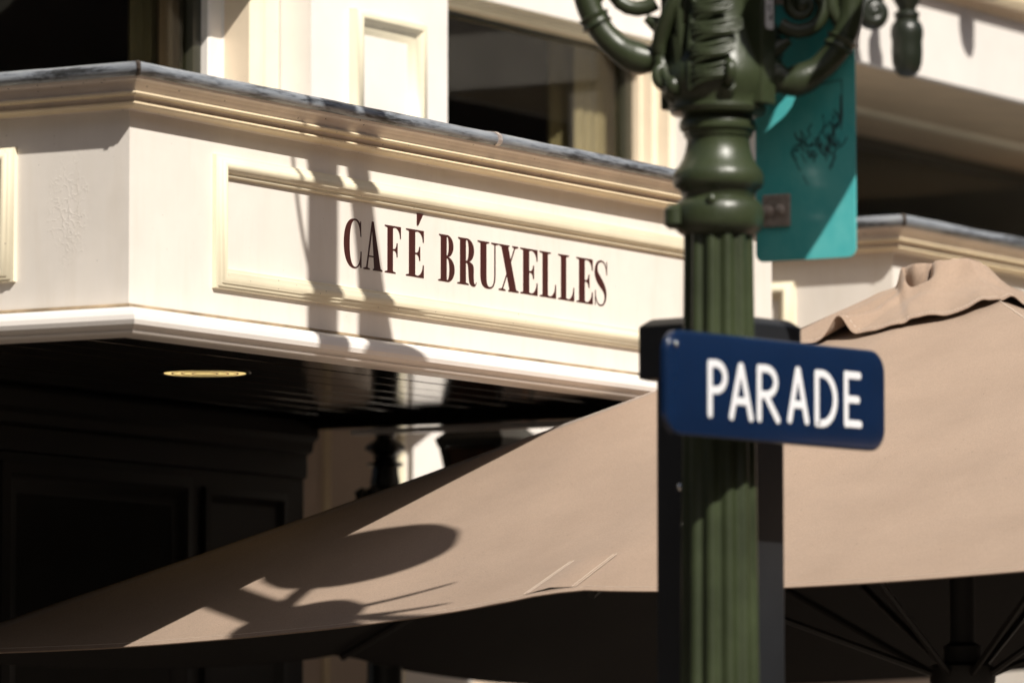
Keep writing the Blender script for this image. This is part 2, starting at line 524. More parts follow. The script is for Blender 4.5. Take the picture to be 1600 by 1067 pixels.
TPROF = [(-0.01, 2.7435), (0.010, 2.7425), (0.028, 2.740), (0.043, 2.732), (0.051, 2.721), (0.053, 2.710), (0.050, 2.700), (0.043, 2.693), (0.036, 2.6905), (0.0345, 2.688), (0.038, 2.6865), (0.035, 2.682), (0.024, 2.679), (-0.03, 2.678), (-0.03, 2.72)]
FRP = [(0.0, 0.0), (0.001, 0.010), (0.006, 0.012), (0.009, 0.017), (0.013, 0.018), (0.016, 0.023), (0.024, 0.026), (0.031, 0.023), (0.034, 0.018), (0.038, 0.017), (0.041, 0.011), (0.047, 0.010), (0.050, 0.0)]
fascias = []
for bi, (ua, ub) in enumerate(BAYS):
    path = [(ua, 1.32), (ua, 0.0), (ub, 0.0), (ub, 1.32)]
    b = MB()
    b.sweep(path, [(0, 2.69), (0, 3.20)], 'cream')
    b.sweep(path, [(0.0015, 2.7445), (0.0015, 2.7425)], 'seamline')
    fas = b.build('fascia', cafe, smooth=30, merge=False)
    fascias.append(fas)
    b = MB(); b.sweep(path, CPROF, CMATS); b.build('cornice', cafe, smooth=50, merge=False)
    b = MB(); b.sweep(path, TPROF, 'white'); b.build('base_moulding', cafe, smooth=50, merge=False)
    # painted filler strip above the base moulding
    b = MB(); b.sweep(path, [(0.0, 2.7515), (0.004, 2.7500), (0.005, 2.7445), (0.003, 2.7440)], 'joint'); b.build('caulk_strip', cafe, smooth=0, merge=False)
    # zinc: separate sheets with a narrow standing joint between them
    cuts = [[(ua, 1.3), (ua, 0.004)], [(ua + 0.004, 0.0), (ua + 1.46, 0.0)], [(ua + 1.468, 0.0), (ub - 0.004, 0.0)]]
    full = MB()
    def zpart(pts, mit0, mit1):
        m = MB(); k = len(ZPROF)
        p0, p1 = Vector(pts[0]), Vector(pts[1]); d = (p1 - p0).normalized(); nn = Vector((d.y, -d.x))
        steps = 24
        rows = []
        for i in range(steps + 1):
            f = i / steps; row = []
            for e, z in ZPROF:
                base = p0.lerp(p1, f)
                off = (-mit0 * e if i == 0 else (mit1 * e if i == steps else 0))
                wob = 0.0014 * mnoise.noise(Vector((base.x * 9, base.y * 9, z * 30)))
                q = base + nn * (e + wob) + d * off
                row.append((q.x, q.y, z + wob * 0.8))
            rows.append(row)
        for i in range(steps):
            for j in range(k - 1):
                m.add([rows[i][j], rows[i + 1][j], rows[i + 1][j + 1], rows[i][j + 1]], [(0, 1, 2, 3)], 'zinc')
        return m.build('zinc_coping', cafe, smooth=60)
    zpart(cuts[0], 0, 1); zpart(cuts[1], 1, 0); zpart(cuts[2], 0, 1)
    m = MB()
    m.sweep([(ua + 1.455, 0), (ua + 1.473, 0)], [(e + 0.0022, z + (0.002 if i < 5 else -0.001)) for i, (e, z) in enumerate(ZPROF)], 'steel')
    m.build('zinc_joint', cafe, smooth=60, merge=False)
    m = MB()
    pr = [(e + 0.0018, z + (0.0018 if i < 5 else -0.001)) for i, (e, z) in enumerate(ZPROF)]
    tip = []
    for w_ in (-0.007, 0.007):
        tip.append([(ua - e + (0 if w_ < 0 else w_), (-e if w_ > 0 else -e - w_), z) for e, z in pr])
    mid = [(ua - e, -e, z) for e, z in pr]
    for A_, B_2 in ((tip[0], mid), (mid, tip[1])):
        for j in range(len(pr) - 1):
            m.add([A_[j], B_2[j], B_2[j + 1], A_[j + 1]], [(0, 1, 2, 3)], 'seamline')
    m.build('zinc_joint', cafe, smooth=60, merge=False)
    # flat zinc roof behind the coping
    m = MB(); m.box(ua + 0.2, ub - 0.2, 0.2, 0.86, 3.26, 3.295, 'zinc'); m.build('bay_roof', cafe, smooth=0)
    # mouldings framing the panels
    m = MB(); m.frame((ua + 0.33, 0, 2.812), (1, 0, 0), (0, 0, 1), (0, -1, 0), ub - ua - 0.66, 0.307, FRP, 'yellow'); m.build('panel_moulding', fas, smooth=50)
    m = MB(); m.frame((ua, 0.308, 2.814), (0, 1, 0), (0, 0, 1), (-1, 0, 0), 0.70, 0.305, FRP, 'yellow'); m.build('panel_moulding', fas, smooth=50)

# soffit boards, recessed behind the base moulding
ZS = 2.712
pw = 0.122
def planks(ua, ub, y1):
    y = 0.006
    while y < y1:
        m = MB()
        a, b_ = y + 0.0025, min(y + pw, y1) - 0.0025
        m.box(ua + 0.005, ub, a, b_, ZS + random.uniform(-0.0006, 0.0006), ZS + 0.014, 'soffit')
        m.build('soffit_plank', cafe, smooth=30, bevel=0.003)
        y += pw
    m = MB(); m.box(ua + 0.002, ub + 0.03, 0.004, 1.4, ZS + 0.016, ZS + 0.03, 'soffit'); m.build('soffit_backing', cafe, smooth=0)
planks(0.0, 2.76, 1.32)
planks(3.75, 6.8, 1.1)
m = MB(); m.box(2.762, 2.83, 0.01, 1.36, 2.680, 2.74, 'soffit'); m.build('soffit_edge_board', cafe, smooth=30, bevel=0.003)

# ground-floor shop wall under the first bay
m = MB()
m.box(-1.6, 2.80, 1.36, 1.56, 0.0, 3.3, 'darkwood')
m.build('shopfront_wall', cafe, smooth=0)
m = MB(); m.sweep([(-1.6, 1.36), (2.80, 1.36)], [(0, 2.70), (0.05, 2.70), (0.05, 2.66), (0.035, 2.645), (0.03, 2.62), (0.012, 2.61), (0.012, 2.55), (0, 2.545)], 'darkwood'); m.build('shopfront_cornice', cafe, smooth=30, merge=False)
door = MB(); door.box(1.42, 2.12, 1.335, 1.36, 0.1, 2.46, 'darkroom'); do = door.build('shopfront_door', cafe, smooth=0)
m = MB(); m.frame((1.34, 1.36, 0.05), (1, 0, 0), (0, 0, 1), (0, -1, 0), 0.86, 2.47, [(0, 0), (0, 0.04), (0.03, 0.045), (0.05, 0.03), (0.08, 0.026), (0.08, 0)], 'darkwood'); m.build('door_frame', do, smooth=30)
m = MB(); m.frame((2.30, 1.36, 0.9), (1, 0, 0), (0, 0, 1), (0, -1, 0), 0.40, 1.60, [(0, 0), (0.0, 0.014), (0.02, 0.018), (0.03, 0.006), (0.04, 0)], 'darkwood'); m.build('panel_moulding', cafe, smooth=30)

# lower side wall of the neighbouring shop, beyond the gap between the bays
m = MB()
m.box(3.60, 3.70, 1.60, 2.6, 0.0, 3.40, 'wallpink')
m.box(3.82, 6.8, 1.34, 2.6, 0.0, 3.40, 'wallpink')
m.build('side_wall', cafe, smooth=0)
m = MB()
m.add([(3.555, 1.545, 0.3), (3.715, 1.37, 0.3), (3.80, 1.45, 0.3), (3.64, 1.63, 0.3), (3.555, 1.545, 3.0), (3.715, 1.37, 3.0), (3.80, 1.45, 3.0), (3.64, 1.63, 3.0)], [(0, 3, 2, 1), (4, 5, 6, 7), (0, 1, 5, 4), (1, 2, 6, 5), (2, 3, 7, 6), (3, 0, 4, 7)], 'white')
m.build('side_panel', cafe, smooth=0)
m = MB(); m.tube([(3.568, 1.525, 0.3), (3.568, 1.525, 3.0)], 0.014, 8, 'yellow'); m.build('bead_moulding', cafe)
m = MB(); m.tube([(3.60, 1.80, 0.3), (3.60, 1.80, 3.3)], 0.014, 8, 'gold'); m.build('bead_moulding', cafe)
m = MB(); m.box(2.8, 3.6, 2.6, 2.75, 0, 3.4, 'wallpink'); m.build('porch_wall', cafe, smooth=0)

# ---- upper storey
ZU0, ZU1 = 3.455, 5.2
# porch ceiling and the slab carrying the upper storey
m = MB()
m.box(-1.2, 1.80, 1.10, 3.0, 3.27, 3.395, 'cream')
m.box(1.804, 3.02, 0.86, 3.0, 3.27, ZU0 - 0.004, 'cream')
m.box(3.024, 7.2, 1.2, 3.0, ZU0 - 0.05, ZU0 - 0.004, 'cream')
m.box(3.024, 4.06, 0.93, 1.085, 3.315, 3.452, 'cream')  # unseen sill blocks, these two added to keep sun off the side wall
m.box(3.024, 4.06, 1.087, 1.198, 3.36, 3.453, 'cream')
m.build('floor_slab', cafe, smooth=0)

def vstrip(pts, mats, z0, z1, name, parent=cafe):
    """upright boards following a plan outline"""
    m = MB()
    for i in range(len(pts) - 1):
        (a, b_), (c, d) = pts[i], pts[i + 1]
        m.add([(a, b_, z0), (c, d, z0), (c, d, z1), (a, b_, z1)], [(0, 1, 2, 3)], mats[i] if isinstance(mats, list) else mats)
    return m.build(name, parent, smooth=25, merge=False)

WY = 1.03
# casing between the left window and the pilaster (plan outline)
def rnd(x0, x1, y, r, n=6):
    return [(x0 + (x1 - x0) * i / n, y - r * math.sin(math.pi * i / n)) for i in range(n + 1)]
cas = [(1.767, WY + 0.02), (1.767, 0.988), (1.776, 0.985), (1.830, 0.985), (1.833, 0.980), (1.833, 0.902)]
casm = ['white', 'white', 'white', 'white', 'orange']
cas2 = [(1.833, 0.902)] + rnd(1.835, 1.905, 0.90, 0.016) + [(1.971, 0.90)]
vstrip(cas, casm, ZU0, ZU1, 'window_casing')
vstrip(cas2, ['yellow'] * 8 + ['white'] * 1, ZU0, ZU1, 'window_casing')
# pilaster
m = MB(); m.box(1.975, 2.652, 0.80, 1.10, ZU0, ZU1, 'white')
pil = m.build('pilaster', cafe, smooth=30, bevel=0.004)
m = MB(); m.frame((2.153, 0.80, 2.9), (1, 0, 0), (0, 0, 1), (0, -1, 0), 0.352, 0.838, [(0, -0.002), (0.002, 0.022), (0.012, 0.032), (0.024, 0.033), (0.028, 0.029), (0.042, 0.014), (0.045, 0.013), (0.060, 0.001), (0.064, -0.0005)], 'yellow')
# clip the lower part of the frame behind the bay roof: it only starts at floor level
mo = m.build('panel_moulding', pil, smooth=50)
for v in mo.data.vertices:
    if v.co.z < ZU0: v.co.z = ZU0
# second pilaster beyond the right window
cas = [(4.019, WY + 0.02), (4.019, 0.985), (4.030, 0.982), (4.034, 0.95), (4.052, 0.945), (4.056, 0.905), (4.075, 0.90), (4.078, 0.80), (4.56, 0.80), (4.56, 1.2)]
vstrip(cas, ['orange', 'orange', 'orange', 'yellow', 'orange', 'yellow', 'white', 'white', 'white'], ZU0, ZU1, 'window_casing')

def window(x0, x1, z0, z1, y, name_='upper_window'):
    m = MB(); m.frame((x0, y, z0), (1, 0, 0), (0, 0, 1), (0, -1, 0), x1 - x0, z1 - z0, [(0, 0), (0, 0.022), (0.012, 0.024), (0.034, 0.02), (0.040, 0.008), (0.040, -0.02)], 'greenframe')
    wo = m.build(name_, cafe, smooth=30)
    m = MB(); m.box(x0 + 0.038, x1 - 0.038, y - 0.004, y, z0 + 0.038, z1 - 0.038, 'pane'); m.build('pane', wo, smooth=0)
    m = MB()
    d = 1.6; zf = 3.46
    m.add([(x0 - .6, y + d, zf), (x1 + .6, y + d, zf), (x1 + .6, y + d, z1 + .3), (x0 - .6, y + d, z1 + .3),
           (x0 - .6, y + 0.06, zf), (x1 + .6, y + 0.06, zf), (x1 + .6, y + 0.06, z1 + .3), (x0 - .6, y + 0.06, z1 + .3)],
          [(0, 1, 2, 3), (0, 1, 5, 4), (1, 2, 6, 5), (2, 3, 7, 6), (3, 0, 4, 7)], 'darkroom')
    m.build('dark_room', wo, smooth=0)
    return wo
def curtain(wo, x0, x1, y, z0, z1, mat, folds=5, amp=0.02):
    m = MB(); n = folds * 8
    pts = [(x0 + (x1 - x0) * i / n, y + amp * math.sin(2 * math.pi * folds * i / n) + 0.3 * amp * math.sin(2 * math.pi * folds * 2.3 * i / n)) for i in range(n + 1)]
    for i in range(n):
        m.add([(*pts[i], z0), (*pts[i + 1], z0), (*pts[i + 1], z1), (*pts[i], z1)], [(0, 1, 2, 3)], mat)
    return m.build('curtain', wo, smooth=60)
w1 = window(0.55, 1.767, 3.40, 4.6, WY)
curtain(w1, 1.62, 1.76, WY + 0.10, 3.46, 4.6, 'olivecurtain', 3, 0.012)
curtain(w1, 1.71, 1.93, WY + 0.07, 3.46, 4.6, 'browncurtain', 4, 0.012)
w2 = window(2.655, 4.019, 3.40, 3.885, WY)
curtain(w2, 3.80, 3.96, WY + 0.13, 3.46, 4.0, 'olivecurtain', 3, 0.012)
curtain(w2, 3.82, 4.14, WY + 0.06, 3.46, 4.0, 'beigecurtain', 6, 0.004)
# lintel over the right window
m = MB()
m.sweep([(2.652, 1.06), (4.075, 1.06)], [(0.0, 3.846), (0.04, 3.846), (0.044, 3.852), (0.085, 3.853), (0.09, 3.858), (0.13, 3.862), (0.135, 3.872), (0.155, 3.875), (0.155, 4.35), (0.0, 4.35)], ['gold'] * 3 + ['yellow'] * 4 + ['white'] * 2)
m.build('window_lintel', cafe, smooth=30, merge=False)
m = MB()
m.sweep([(0.3, 1.06), (1.832, 1.06)], [(0.0, 3.83), (0.10, 3.83), (0.24, 3.815), (0.255, 3.83), (0.255, 4.35), (0, 4.35)], 'yellow')
m.build('window_lintel', cafe, smooth=30, merge=False)
# lintel above the left window, out of view and deepened so it throws the slanting shade on its casing
# boxed front over the second bay
m = MB()
m.sweep([(4.06, 1.3), (4.06, 0.30), (7.4, 0.30)], [(-0.92, 3.80), (-0.62, 3.80), (-0.60, 3.792), (-0.56, 3.792), (-0.545, 3.80), (-0.42, 3.802), (-0.40, 3.796), (-0.05, 3.797), (-0.03, 3.787), (0.0, 3.787), (0.0, 4.03), (0.02, 4.033), (0.03, 4.045), (0.05, 4.05), (0.06, 4.07), (0.06, 4.14), (0, 4.15), (0, 4.9)],
        ['lintelshade'] * 2 + ['gold'] * 2 + ['lintelshade'] * 4 + ['white'] * 2 + ['lintelshade'] * 3 + ['gold'] * 2 + ['white'] * 2)
m.build('boxed_front', cafe, smooth=30, merge=False)
w3 = window(4.57, 7.3, 3.30, 3.80, 1.19)
m = MB(); m.box(4.06, 7.4, 0.31, 1.3, 4.6, 4.8, 'cream'); m.build('box_roof', cafe, smooth=0)

# storeys above the picture
m = MB(); m.box(-1.0, 26.0, 1.06, 9.0, 5.21, 13.0, 'cream'); m.build('upper_wall', cafe, smooth=0)
m = MB(); m.box(7.6, 26.0, 1.06, 9.0, 0.0, 5.2, 'cream'); m.build('wall', cafe, smooth=0)
m = MB(); m.box(-1.3, 26.3, 0.8, 9.3, 13.004, 13.3, 'white'); m.build('roof', cafe, smooth=0)

# ------------------------------------------------------------------ CAFÉ BRUXELLES lettering (each letter its own raised painted shape)
def arc(cx, cy, rx, ry, a0, a1, n=14):
    return [(cx + rx * math.cos(R_(a0 + (a1 - a0) * i / n)), cy + ry * math.sin(R_(a0 + (a1 - a0) * i / n))) for i in range(n + 1)]
h = 0.031
def serif(x0, x1, y, s, e):   # flat hairline serif at a stem foot (y=0) or head (y=1)
    return [[(x0 - e, y), (x1 + e, y), (x1 + e, y + s * h * 0.8), (x1, y + s * h * 1.5), (x0, y + s * h * 1.5), (x0 - e, y + s * h * 0.8)]]
def stem(x0, x1): return [[(x0, 0), (x1, 0), (x1, 1), (x0, 1)]]
def arm_top(x0, x1, d=0.25): return [[(x0, 1), (x1, 1), (x1, 1 - d), (x1 - 0.05, 1 - d)] + arc(x1 - 0.34, 1 - d, 0.29, d - h, 0, 90, 8)[1:] + [(x0, 1 - h)]]
def arm_bot(x0, x1, d=0.27): return [[(x0, 0), (x0, h)] + arc(x1 - 0.36, d, 0.31, d - h, 270, 360, 8) + [(x1, d), (x1, 0)]]
def arm_mid(x0, x1): return [[(x0, 0.485), (x0, 0.485 + h), (x1 - 0.2, 0.485 + h)] + arc(x1 - 0.2, 0.485 + h + 0.13, 0.15, 0.13, 270, 360, 5) + [(x1, 0.65), (x1, 0.355), (x1 - 0.05, 0.355)] + arc(x1 - 0.2, 0.355, 0.15, 0.13, 0, 90, 5)]
def E_(): return [stem(.20, .54), serif(.20, .54, 0, 1, .16), serif(.20, .54, 1, -1, .16), arm_top(.5, 1.0), arm_bot(.5, 1.0), arm_mid(.5, .80)]
def F_(): return [stem(.20, .53), serif(.20, .53, 0, 1, .16), serif(.20, .53, 1, -1, .16), arm_top(.5, 1.0), arm_mid(.5, .80)]
def L_(): return [stem(.20, .52), serif(.20, .52, 0, 1, .17), serif(.20, .52, 1, -1, .17), arm_bot(.5, 1.0, .30)]
def ring(o, i): return [o, i]
def B_(): return [stem(.17, .53), serif(.17, .53, 0, 1, .15), serif(.17, .53, 1, -1, .10),
    [[(.45, 1), (.55, 1)] + arc(.55, .765, .38, .235, 90, -90)[1:] + [(.45, .53), (.45, .53 + h), (.55, .53 + h)] + arc(.55, .765, .10, .235 - h, -90, 90)[1:] + [(.45, 1 - h)]],
    [[(.45, .5 + h), (.56, .5 + h)] + arc(.56, .267, .44, .267, 90, -90)[1:] + [(.45, 0), (.45, h), (.56, h)] + arc(.56, .267, .13, .267 - h, -90, 90)[1:] + [(.45, .5)]]]
def Rl(): return [stem(.15, .46), serif(.15, .46, 0, 1, .14), serif(.15, .46, 1, -1, .10),
    [[(.40, 1), (.50, 1)] + arc(.50, .745, .38, .255, 90, -90)[1:] + [(.40, .49), (.40, .49 + h), (.50, .49 + h)] + arc(.50, .745, .10, .255 - h, -90, 90)[1:] + [(.40, 1 - h)]],
    [bez((.45, .515), (.74, .51), (.86, .46), (.86, .36), 8) + bez((.86, .36), (.86, .2), (.84, .05), (.92, .03), 6)[1:] + bez((.92, .03), (.97, .03), (.97, .07), (1.0, .09), 3)[1:] + bez((1.0, .06), (.97, -.02), (.86, -.03), (.75, -.005), 4) + bez((.66, .03), (.58, .12), (.60, .25), (.57, .38), 6) + [(.54, .46), (.45, .48)]]]
def U_(): return [[[(.13, 1)] + [(.13, .30)] + bez((.13, .30), (.13, .08), (.22, -.015), (.50, -.015), 8)[1:] + bez((.50, -.015), (.74, -.015), (.85, .08), (.85, .30), 8)[1:] + [(.85, 1), (.79, 1), (.79, .30)] + bez((.79, .30), (.79, .10), (.70, .03), (.57, .03), 6)[1:] + bez((.57, .03), (.46, .03), (.42, .10), (.42, .26), 6)[1:] + [(.42, 1)]], serif(.13, .42, 1, -1, .13), serif(.79, .85, 1, -1, .15)]
def X_(): return [[[(.12, .99), (.47, .99), (.90, .01), (.55, .01)]], [[(.80, .99), (.86, .99), (.20, .01), (.14, .01)]], serif(.12, .44, 1, -1, .10), serif(.80, .86, 1, -1, .12), serif(.14, .20, 0, 1, .14), serif(.58, .90, 0, 1, .10)]
def A_(): return [[[(.44, 1.02), (.54, 1.02), (.93, .0), (.57, .0)]], [[(.44, 1.02), (.50, .98), (.20, .0), (.13, .0)]], [[(.22, .27), (.62, .27), (.62, .27 + h), (.22, .27 + h)]], serif(.13, .20, 0, 1, .13), serif(.58, .92, 0, 1, .08)]
def C_(): return [[[(.97, .98), (.93, .98)] + [(.92, .93)] + bez((.92, .93), (.80, 1.02), (.70, 1.02), (.60, 1.02), 6) + bez((.60, 1.02), (.20, 1.02), (.0, .80), (.0, .50), 12)[1:] + bez((.0, .50), (.0, .20), (.20, -.02), (.60, -.02), 12)[1:] + bez((.60, -.02), (.74, -.02), (.83, .02), (.90, .08), 5)[1:] + [(.94, .01), (1.0, .01), (1.0, .35), (.955, .35)] + bez((.95, .33), (.95, .14), (.80, .015), (.64, .015), 9) + bez((.64, .015), (.40, .02), (.33, .25), (.33, .50), 10)[1:] + bez((.33, .50), (.33, .76), (.42, .985), (.63, .985), 10)[1:] + bez((.63, .985), (.80, .985), (.93, .86), (.94, .66), 9)[1:] + [(.985, .66)]]]
def S_():
    c = bez((.93, .74), (.90, .90), (.74, 1.0), (.52, .995), 8) + bez((.52, .995), (.24, .99), (.12, .88), (.13, .76), 8)[1:] + bez((.13, .76), (.16, .56), (.80, .46), (.84, .25), 12)[1:] + bez((.84, .25), (.85, .08), (.66, .0), (.45, .005), 8)[1:] + bez((.45, .005), (.20, .01), (.08, .14), (.06, .32), 8)[1:]
    n = len(c); Lf, Rt = [], []
    for i, p in enumerate(c):
        a = c[max(i - 1, 0)]; b = c[min(i + 1, n - 1)]
        dx, dy = (b[0] - a[0]) * .58, b[1] - a[1]; l = math.hypot(dx, dy) or 1
        f = i / (n - 1)
        wd = 0.016 + 0.085 * math.exp(-((f - .47) / .17) ** 2)
        Lf.append((p[0] - dy / l * wd * 1.75, p[1] + dx / l * wd)); Rt.append((p[0] + dy / l * wd * 1.75, p[1] - dx / l * wd))
    return [[Lf + Rt[::-1]], [[(.90, .70), (.96, .70), (.97, 1.0), (.92, 1.0)]], [[(.03, .0), (.08, .0), (.10, .33), (.04, .33)]]]
ACC = [[(.62, 1.10), (.70, 1.10), (.97, 1.36), (.62, 1.36)]]

def flat_mesh(name, pieces, sx, sz, depth):
    """filled outlines (with holes) -> thin solid letters; stacked a fraction of a millimetre so nothing is coplanar"""
    V, F = [], []
    for k, loops in enumerate(pieces):
        cu = bpy.data.curves.new('glyph', 'CURVE'); cu.dimensions = '2D'; cu.fill_mode = 'BOTH'
        for lp in loops:
            sp = cu.splines.new('POLY'); sp.points.add(len(lp) - 1); sp.use_cyclic_u = True
            for p, q in zip(sp.points, lp): p.co = (q[0] * sx, q[1] * sz, 0, 1)
        cu.extrude = (depth + k * 0.00012) / 2
        ob = bpy.data.objects.new('glyph', cu)
        me = bpy.data.meshes.new_from_object(ob)
        o = len(V); lift = (depth + k * 0.00012) / 2 - 0.0004
        V += [(v.co.x, -(v.co.z + lift), v.co.y) for v in me.vertices]
        F += [tuple(i + o for i in p.vertices) for p in me.polygons]
        bpy.data.objects.remove(ob); bpy.data.curves.remove(cu); bpy.data.meshes.remove(me)
    me = bpy.data.meshes.new(name); me.from_pydata(V, [], F); me.update()
    return me

TXT = [(C_, .884, .962), (A_, .971, 1.054), (F_, 1.062, 1.137), ('E', 1.157, 1.241), (B_, 1.306, 1.383), (Rl, 1.395, 1.485), (U_, 1.491, 1.591), (X_, 1.591, 1.686), (E_, 1.691, 1.778), (L_, 1.786, 1.869), (L_, 1.877, 1.959), (E_, 1.966, 2.052), (S_, 2.061, 2.127)]
for fn, a, b_ in TXT:
    pcs = (E_() + [ACC]) if fn == 'E' else fn()
    me = flat_mesh('letter', pcs, b_ - a, 0.114, 0.0011)
    me.materials.append(M['letter'])
    o = bpy.data.objects.new('letter', me); col.objects.link(o); o.parent = fascias[0]
    o.location = (a, 0, 2.909)

# ------------------------------------------------------------------ recessed downlight in the soffit
dl = thing('recessed_downlight', 'round recessed downlight with brass rings set in the black boarded ceiling', 'ceiling light', 1.304, 0.677, ZS)
m = MB(); m.lathe([(0.103, -0.0012), (0.112, -0.0035), (0.116, 0.001), (0.103, 0.001)], 40, 'blackmetal', cap=False); m.build('trim_ring', dl)
for k, r in enumerate((0.030, 0.056, 0.080)):
    m = MB(); m.lathe([(r, -0.0014), (r + 0.0005, -0.0026), (r + 0.004, -0.0026), (r + 0.0045, -0.0014)], 40, 'blackmetal', cap=False); m.build('louvre_ring', dl)
m = MB(); m.lathe([(0.004, -0.0016), (0.102, -0.0016)], 32, 'glow', cap=False); m.build('diffuser', dl)

# ------------------------------------------------------------------ cast-iron column under the far end of the bay
cc = thing('iron_column', 'dark turned cast-iron column in the shade behind the parasol canvas', 'column', 3.04, 1.245)
m = MB()
m.lathe([(0.026, 2.70), (0.026, 2.668), (0.030, 2.664), (0.046, 2.655), (0.056, 2.646), (0.057, 2.638), (0.044, 2.630), (0.030, 2.622), (0.033, 2.612), (0.028, 2.606), (0.050, 2.600), (0.052, 2.594), (0.036, 2.588), (0.038, 2.565), (0.042, 2.545), (0.040, 2.535), (0.052, 2.528), (0.062, 2.515), (0.070, 2.50), (0.072, 2.485), (0.058, 2.475), (0.05, 2.46), (0.048, 2.2), (0.055, 1.2), (0.06, 0.5), (0.09, 0.4), (0.11, 0.1), (0.11, 0.0)], 24, 'blackmetal')
m.build('shaft', cc)
for i in range(8):
    a = i * math.pi / 4
    m = MB()
    d = Vector((math.cos(a), math.sin(a), 0))
    m.tube([d * 0.05 + Vector((0, 0, 2.46)), d * 0.078 + Vector((0, 0, 2.49)), d * 0.080 + Vector((0, 0, 2.515)), d * 0.064 + Vector((0, 0, 2.53))], [0.016, 0.02, 0.016, 0.006], 8, 'blackmetal', 0.6)
    m.build('leaf', cc)

# ------------------------------------------------------------------ black lantern under the gap
ln = thing('hanging_lantern', 'black tapered lantern with brown glass hanging in the shade beside the bay', 'lantern', 3.36, 1.10, 2.40)
m = MB()
def fr4(m, r0, z0, r1, z1, mat):
    vs = [(-r0, -r0, z0), (r0, -r0, z0), (r0, r0, z0), (-r0, r0, z0), (-r1, -r1, z1), (r1, -r1, z1), (r1, r1, z1), (-r1, r1, z1)]
    m.add(vs, [(0, 3, 2, 1), (4, 5, 6, 7), (0, 1, 5, 4), (1, 2, 6, 5), (2, 3, 7, 6), (3, 0, 4, 7)], mat)
m = MB(); fr4(m, 0.105, 0.255, 0.112, 0.278, 'blackmetal'); fr4(m, 0.112, 0.278, 0.03, 0.36, 'blackmetal'); m.build('cap', ln, smooth=20, merge=False)
m = MB(); fr4(m, 0.052, 0.012, 0.090, 0.254, 'brownglass'); m.build('glass', ln, smooth=20)
for sx, sy in ((-1, -1), (1, -1), (1, 1), (-1, 1)):
    m = MB(); m.tube([(sx * 0.055, sy * 0.055, 0.0), (sx * 0.096, sy * 0.096, 0.258)], 0.010, 6, 'blackmetal'); m.build('corner_bar', ln)
m = MB(); fr4(m, 0.03, -0.04, 0.062, 0.010, 'blackmetal'); m.build('base', ln, smooth=20)
m = MB(); m.tube([(0, 0, 0.34), (0, 0, 1.05)], 0.008, 8, 'blackmetal'); m.build('hanging_rod', ln)

# ------------------------------------------------------------------ parasol
PH = 1.915
par = thing('parasol', 'large square taupe canvas parasol with a vented cap, partly in the shade of the bay', 'parasol', 2.7124, -0.7086)
ZP = 3.006
# local: x along the street, y into the building. sides face -x, +x, -y, +y
def can_z(s, t, side):
    """s 0..1 from peak to edge, t -1..1 along the edge, in the frame of the side"""
    at = abs(t)
    zm = ZP - 0.879 * s
    zc = ZP - 0.919 * s
    z = zm * (1 - at) + zc * at
    z -= 0.030 * s * (4 * at * (1 - at)) * (0.6 + 0.4 * s)
    z -= 0.022 * math.sin(math.pi * s) * (0.6 + 0.4 * at)
    z += 0.016 * s * math.exp(-abs(t + 0.055) / 0.10) - 0.008 * s
    # the corner out in the street rides a little higher on its rib
    if side == 'x-' and t > 0: z += 0.068 * t * s
    if side == 'y-': z += 0.068 * s * (1 - t) / 2
    return z
SIDES = {'x-': (Vector((-1, 0)), Vector((0, -1))), 'y-': (Vector((0, -1)), Vector((1, 0))), 'x+': (Vector((1, 0)), Vector((0, 1))), 'y+': (Vector((0, 1)), Vector((-1, 0)))}
def can_pt(side, s, t, lift=0.0):
    n, d = SIDES[side]
    p = (n + d * t) * (PH * s)
    z = can_z(s, t, side) - 0.036 * p.y * 1.0
    z += (0.006 * mnoise.noise(Vector((p.x * 1.7, p.y * 1.7, 1.7))) + 0.0025 * mnoise.noise(Vector((p.x * 4.1, p.y * 4.1, 5.2)))) * min(1, s * 3) * min(1, 4 * (1 - s) + 0.25)
    # faint tension creases running from the peak, only on the cloth itself
    z += 0.0010 * math.sin(t * 23.0 + 2 * mnoise.noise(Vector((p.x, p.y, 4)))) * s * (1 - s)
    return Vector((p.x, p.y, z + lift))
def panel(side):
    m = MB(); ns, nt_ = 44, 56
    grid = [[can_pt(side, 0.004 + 0.996 * i / ns, -1 + 2 * j / nt_) for j in range(nt_ + 1)] for i in range(ns + 1)]
    # turned hem
    grid.append([g_ + Vector((0, 0, -0.003)) for g_ in grid[-1]])
    for i in range(ns + 1):
        for j in range(nt_):
            m.add([grid[i][j], grid[i][j + 1], grid[i + 1][j + 1], grid[i + 1][j]], [(0, 1, 2, 3)], 'fabric')
    m.mi('underside_shade')
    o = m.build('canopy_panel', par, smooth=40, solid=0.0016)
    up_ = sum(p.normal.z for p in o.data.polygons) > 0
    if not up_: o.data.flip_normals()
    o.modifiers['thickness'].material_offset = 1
    return o
panels = {s_: panel(s_) for s_ in SIDES}
def seam(pts, parent, r=0.0012, mat='thread', name='seam'):
    m = MB(); m.tube(pts, r, 6, mat); return m.build(name, parent)
# hip seams
for s_ in SIDES:
    seam([can_pt(s_, 0.10 + 0.9 * i / 30, 0.995, 0.001) for i in range(31)], panels[s_], 0.0018)
